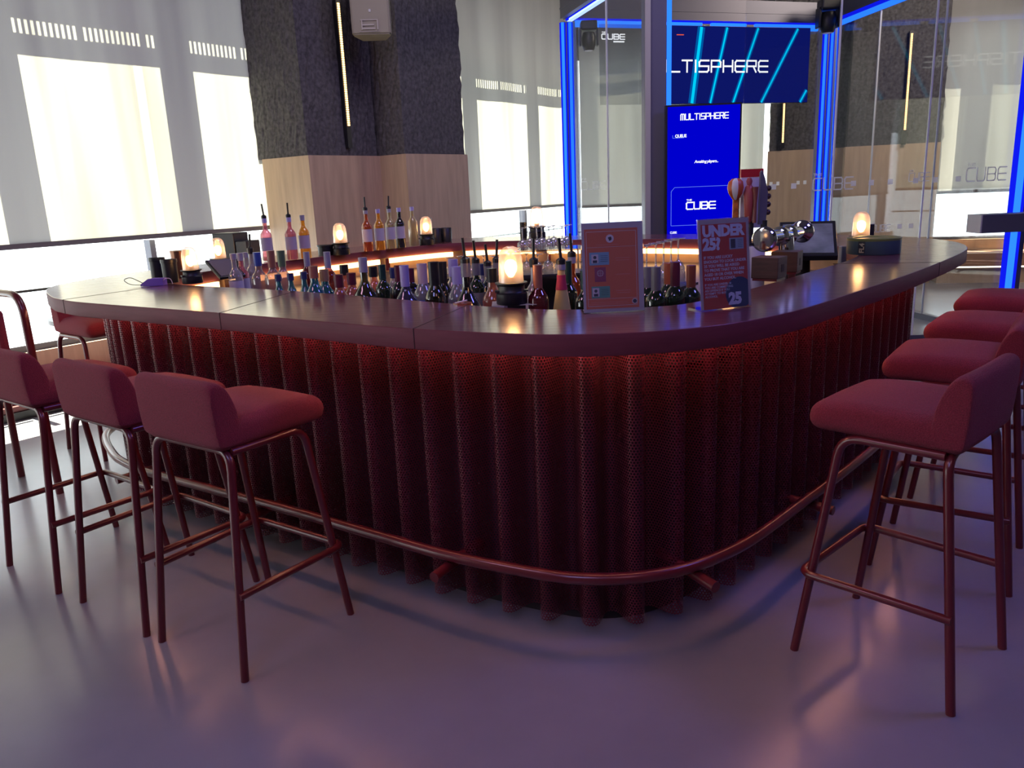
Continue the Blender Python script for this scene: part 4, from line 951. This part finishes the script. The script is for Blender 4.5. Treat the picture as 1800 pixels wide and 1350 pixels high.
for i, s_ in enumerate(('IF YOU ARE UNDER 18', 'YOU ARE COMMITTING', 'AN OFFENCE IF YOU', 'ATTEMPT TO BUY', 'ALCOHOL')):
    stext('notice_text', s_, .0098, .09, .27 - i * .033, PB, weight=.01)
bm = bmesh.new(); n_ = 30; cxx, cyy, rr = w * .76, h * .165, w * .27
poly = []
for i in range(n_ + 1):
    a = 6.2832 * i / n_; x_ = min(cxx + rr * math.cos(a), w * .94); y_ = max(cyy + rr * 1.0 * math.sin(a), h * .012); poly.append((x_, y_))
prism(bm, poly[:-1], .0012, .0016); spart(t, Mx, 'round_badge', bm, solid('badge_navy', (.03, .06, .17), .5))
stext('badge_number', '25', .05, .55, .05, PB, weight=.06, space=.95)

# ------------------------------------------------------------------ counter clutter: left
def jar(x, y, z, r, h, lab, m='black', grp=None, name='jar'):
    o = link(name, lathe(bmesh.new(), [(0, 0), (r * .9, 0), (r * .93, h * .85), (r, h * .86), (r, h), (r * .92, h), (r * .88, h * .1), (0, h * .08)], 24), MT[m], None, True, (x, y, z)); return tag(o, lab, 'jar', grp)
jar(-1.87, 4.24, HC, .042, .125, 'left black lidded jar beside the dome lamp on the left counter', grp='black jars on the left counter')
jar(-1.765, 4.14, HC, .042, .12, 'right black jar touching the dome lamp on the left counter', grp='black jars on the left counter')
o = tag(link('tin', lathe(bmesh.new(), [(0, 0), (.05, 0), (.05, .14), (.052, .14), (.052, .15), (0, .15)], 24), solid('bronze_tin', (.25, .12, .07), .3, metal=.7), None, True, (-1.80, 4.38, HC)), 'bronze rimmed dark tin behind the jars on the left counter', 'tin')
t = thing('face_mask', 'crumpled purple face mask with thin dark ear loops on the left counter', 'mask', (-1.80, 4.02, HC))
bm = bmesh.new(); prism(bm, [(-.07, -.01), (-.02, -.03), (.05, -.02), (.055, .02), (-.01, .03)], 0, .006)
for v in bm.verts: v.co.z += (.03 if v.co.x > -.06 else .002) if v.co.z > .003 else 0
link('cloth', bm, solid('violet_cloth', (.2, .12, .5), .8), t, True)
link('ear_loop', tube(bmesh.new(), fillet([(-.06, 0, .004), (-.12, -.02, .01), (-.16, .0, .035), (-.13, .02, .045), (-.06, .005, .012)], .03), .0018, 6), MT['black'], t, True)
link('ear_loop', tube(bmesh.new(), fillet([(.04, 0, .01), (.06, -.02, .035), (.09, -.015, .035), (.095, -.01, .004)], .02), .0018, 6), MT['white'], t, True)
def pos_terminal(lab, loc, rz, w_, h_, tilt, scr_m, flip=1):
    t = thing('payment_tablet', lab, 'tablet', loc, rz)
    R_ = Matrix.Translation((0, 0, .05)) @ Matrix.Rotation(math.radians(tilt), 4, 'X')
    bm = bmesh.new(); box(bm, (0, 0, h_ / 2), (w_, .022, h_), 0, .004, mtx=None); bmesh.ops.transform(bm, matrix=R_, verts=bm.verts); link('case', bm, MT['black'], t)
    bm = bmesh.new(); box(bm, (0, -.0125, h_ / 2), (w_ * .9, .002, h_ * .86)); bmesh.ops.transform(bm, matrix=R_, verts=bm.verts); link('display', bm, scr_m, t)
    bm = bmesh.new(); box(bm, (0, .06, .006), (.16, .16, .012)); tube(bm, [(0, .06, .01), (0, .03, .1)], .02, 10); link('stand', bm, MT['black'], t)
t = thing('payment_tablet', 'tilted payment tablet with lit edge, behind the left dome lamp', 'tablet', (-1.62, 4.28, HC))
R_ = frame_mtx((0, 0, .10), (.58, -.70, -.38), (.75, .66, 0))
bm = bmesh.new(); box(bm, (.11, .06, -.008), (.21, .14, .016), 0, .003); bmesh.ops.transform(bm, matrix=R_, verts=bm.verts); link('case', bm, MT['black'], t)
bm = bmesh.new(); box(bm, (.11, .06, .0008), (.19, .12, .002)); bmesh.ops.transform(bm, matrix=R_, verts=bm.verts); link('display', bm, solid('dull_display', (.16, .15, .17), .25), t)
link('stand', tube(bmesh.new(), [(.1, 0, .0), (.1, 0, .05)], .02, 12), MT['black'], t, True)
t = thing('caddy', 'stepped black caddy behind the left lamps', 'caddy', (-1.70, 5.0, HC), math.radians(-20))
link('tall_bin', bx((-.03, 0, .105), (.16, .14, .21), 0, .004), MT['black'], t); link('low_bin', bx((.095, 0, .08), (.085, .13, .16), 0, .004), MT['black'], t)
tag(link('jar', lathe(bmesh.new(), [(0, 0), (.055, 0), (.055, .06), (.062, .062), (.062, .072), (0, .074)], 24), MT['black'], None, True, (-1.285, 5.66, HC)), 'low black lidded jar left of the lamp by the pillar', 'jar')
tag(link('menu_box', bx((0, 0, .1), (.09, .05, .2), 0, .003), MT['black'], None, False, (-.655, 6.62, HC)), 'upright black box behind the lamp right of the pale bottle', 'box')
for i, (x, y, lab) in enumerate(((-.57, 6.56, 'black pot right of the far lamp, left of two'), (-.49, 6.6, 'black pot right of the far lamp, right of two'))):
    tag(link('pot', lathe(bmesh.new(), [(0, 0), (.042, 0), (.046, .11), (.042, .115), (0, .1)], 20), MT['black'], None, True, (x, y, HC)), lab, 'pot', 'black pots on the far counter')
jar(.15, 6.6, HC, .03, .13, 'slim black jar behind the rack of glasses against the window', name='shaker')
# tray, cup, straw
tag(link('serving_tray', lathe(bmesh.new(), [(0, 0), (.068, 0), (.074, .006), (.055, .035), (0, .045)], 28), MT['black'], None, True, (-.285, 2.95, 1.046)), 'round black tray turned upside down on the inner ledge', 'tray')
tag(link('straw', tube(bmesh.new(), [(-.195, 2.86, 1.104), (-.155, 2.91, 1.106)], .003, 6), MT['white'], None, True), 'white straw lying on the counter edge left of the big lamp', 'straw')
tag(link('cup', lathe(bmesh.new(), [(0, .93), (.022, .93), (.024, 1.06), (.034, 1.10), (.034, 1.105), (0, 1.10)], 20), PE, None, True, (-.17, 2.86, 0)), 'small peach coloured cup left of the big lamp', 'cup')
tag(link('napkin', bx((0, 0, .001), (.16, .12, .002)), solid('napkin', (.5, .47, .42), .8), None, False, (.02, 2.82, 1.0995)), 'pale napkin under the big lamp', 'napkin')
# ------------------------------------------------------------------ taps
def wood_block(lab, loc, rz):
    t = thing('wooden_block', lab, 'wooden box', loc, rz, 'wooden menu blocks by the taps')
    link('body', bx((0, 0, .052), (.098, .11, .085), 0, .003), MT['woodblock'], t); link('plinth', bx((0, .0, .005), (.09, .1, .01)), MT['ledge'], t)
    link('brand_mark', bx((.0, -.0555, .05), (.03, .001, .03)), solid('burnt_mark', (.05, .03, .02), .7), t)
wood_block('wooden block nearer the red sign', (1.055, 3.16, HC), math.radians(50)); wood_block('wooden block farther right, below the chrome tap', (1.20, 3.37, HC), math.radians(57))
t = thing('beer_tap', 'chrome T shaped beer tap tower with round end caps', 'beer tap', (1.25, 3.56, .93))
O_ = Vector(t.location); A_ = Vector((1.062, 3.25, 1.257)) - O_; B_ = Vector((1.44, 3.85, 1.242)) - O_; D_ = (B_ - A_).normalized()
link('cross_bar', tube(bmesh.new(), [A_, B_], .032, 20), MT['chrome'], t, True)
def disc(c, r, th, D_): 
    q = D_.to_track_quat('Z', 'Y').to_matrix().to_4x4(); return lathe(bmesh.new(), [(0, -th), (r * .8, -th * .9), (r * .98, -th * .3), (r, 0), (r * .9, th * .6), (.032, th)], 28, mtx=Matrix.Translation(c) @ q)
link('end_cap', disc(A_, .052, .02, D_), MT['chrome'], t, True); link('end_cap', disc(B_, .055, .03, -D_), MT['chrome'], t, True)
for f_ in (.38, .62):
    c = A_.lerp(B_, f_); q = D_.to_track_quat('Z', 'Y').to_matrix().to_4x4(); link('collar', lathe(bmesh.new(), [(.032, -.02), (.042, -.018), (.042, .018), (.032, .02)], 24, mtx=Matrix.Translation(c) @ q), MT['chrome'], t, True)
m_ = A_.lerp(B_, .55); link('column', tube(bmesh.new(), [m_, (m_.x + .02, m_.y - .02, .0)], .03, 18), MT['chrome'], t, True)
# hand-pull tower with decorated handles
t = thing('tap_tower', 'white tap tower with four decorated pump handles', 'beer tap', (1.29, 4.12, .93))
link('tower', lathe(bmesh.new(), [(0, 0), (.06, 0), (.06, .2), (.055, .23), (0, .235)], 28), MT['white'], t, True)
link('tap_block', bx((0, 0, .26), (.2, .05, .05), 0, .008), MT['black'], t)
bm = bmesh.new()
for x in (-.1, -.02, .05): tube(bm, [(x, 0, .24), (x, 0, .36)], .017, 12)
link('ferrule', bm, MT['black'], t, True)
b_ = link('lit_badge', bx((0, .07, .47), (.115, .02, .30), 0, .003), MT['white'], t)
link('badge_top', bx((0, .069, .60), (.117, .022, .04)), solid('badge_red', (.5, .02, .03), .4), t)
link('handle_stem', bx((-.1, 0, .40), (.03, .02, .2), 0, .006), solid('handle_yellow', (.55, .18, .03), .4, var=.5, vscale=40), t)
bm = lathe(bmesh.new(), [(0, .64 - .2 + .025), (.016, .47), (.036, .5), (.044, .53), (.038, .56), (.02, .575), (0, .578)], 16, (-.1, 0, 0))
bl = link('balloon_handle', bm, solid('balloon_orange', (.6, .12, .04), .4), t, True); bl.data.materials.append(MT['white'])
for i, p in enumerate(bl.data.polygons):
    a = math.atan2(p.center.y, p.center.x + .1); p.material_index = 1 if int((a + math.pi) / (math.pi / 4)) % 2 else 0
bm = lathe(bmesh.new(), [(0, .34), (.018, .36), (.024, .44), (.028, .5), (.02, .53), (.012, .54), (.016, .56), (.01, .575), (0, .578)], 14, (-.035, -.01, 0)); link('pink_handle', bm, solid('handle_pink', (.45, .09, .08), .4), t, True)
link('bronze_handle', tube(bmesh.new(), [(-.01, -.03, .35), (-.008, -.03, .45), (-.01, -.03, .53)], [.011, .009, .017], 12), solid('handle_bronze', (.25, .08, .06), .3), t, True)
bm = bmesh.new()
prof = [(.02, .34), (.055, .34), (.06, .42), (.062, .5), (.045, .57), (.03, .61), (.022, .6)]
vs0 = [bm.verts.new((x, -.012, z)) for x, z in prof]; vs1 = [bm.verts.new((x, .012, z)) for x, z in prof]; bm.faces.new(vs0); bm.faces.new(vs1[::-1])
for i in range(len(prof)): j = (i + 1) % len(prof); bm.faces.new((vs0[j], vs0[i], vs1[i], vs1[j]))
link('curved_handle', bm, solid('handle_grey', (.13, .13, .17), .4), t)
bm = bmesh.new()
for z in (.40, .44, .48, .52): bmesh.ops.create_uvsphere(bm, u_segments=12, v_segments=8, radius=.015, matrix=Matrix.Translation((.068, 0, z)))
link('handle_knob', bm, solid('knob_dark', (.05, .02, .03), .3), t, True)
# till, reader, tin on the right counter
t = thing('till_monitor', 'large tilted black till monitor with pale reflecting screen right of the taps', 'monitor', (1.50, 3.92, 1.12))
R_ = frame_mtx((0, 0, 0), (.945, -.327, 0), (.29, .84, .40))
bm = bmesh.new(); box(bm, (0, .18, -.015), (.28, .37, .03), 0, .005); bmesh.ops.transform(bm, matrix=R_, verts=bm.verts); link('case', bm, MT['black'], t)
bm = bmesh.new(); box(bm, (0, .175, .0005), (.245, .31, .003)); bmesh.ops.transform(bm, matrix=R_, verts=bm.verts); link('display', bm, solid('till_reflection_grey', (.26, .3, .27), .15, var=.3, vscale=9), t)  # pale grey-green puts the screen's reflections into its colour
link('stand', tube(bmesh.new(), [(.03, .16, .03), (.03, .14, -.188)], .04, 14), MT['black'], t, True)
tag(link('card_reader', bx((0, 0, .052), (.035, .03, .1), math.radians(20), .006), solid('reader_grey', (.4, .38, .4), .4), None, False, (1.80, 4.22, 1.03)), 'small grey card reader between the till monitor and the green tin', 'card reader')
tag(link('menu_stand', bx((0, 0, .05), (.11, .03, .1), 0, .003), MT['black'], None, False, (2.2, 4.86, HC)), 'black block behind the lamp on the right counter', 'box')
t = thing('round_tin', 'wide shallow green and teal round tin on the right counter', 'tin', (1.90, 4.08, HC), math.radians(0))
link('side', lathe(bmesh.new(), [(0, 0), (.128, 0), (.13, .004), (.13, .068)], 40), solid('tin_teal', (.05, .1, .11), .5), t, True)
link('lid', lathe(bmesh.new(), [(.13, .068), (.131, .078), (.125, .082), (.1, .08), (.095, .074), (0, .074)], 40), solid('tin_green', (.16, .2, .05), .45), t, True)
lm = Matrix.Rotation(math.radians(-58), 4, 'Z') @ Matrix.Translation((0, -.131, 0))
lm = Matrix.Rotation(math.radians(-50), 4, 'Z')
link('side_label', box(bmesh.new(), (0, -.1305, .038), (.035, .003, .062), mtx=lm), solid('label_black', (.02, .025, .03), .5), t)
put_text('label_text', 'FL4', .034, solid('label_pale', (.5, .5, .3), .5), t, lm @ Matrix.Translation((.013, -.1325, .01)) @ Matrix.Rotation(math.radians(90), 4, 'X') @ Matrix.Rotation(math.radians(90), 4, 'Z'), weight=.03, depth=.0003)
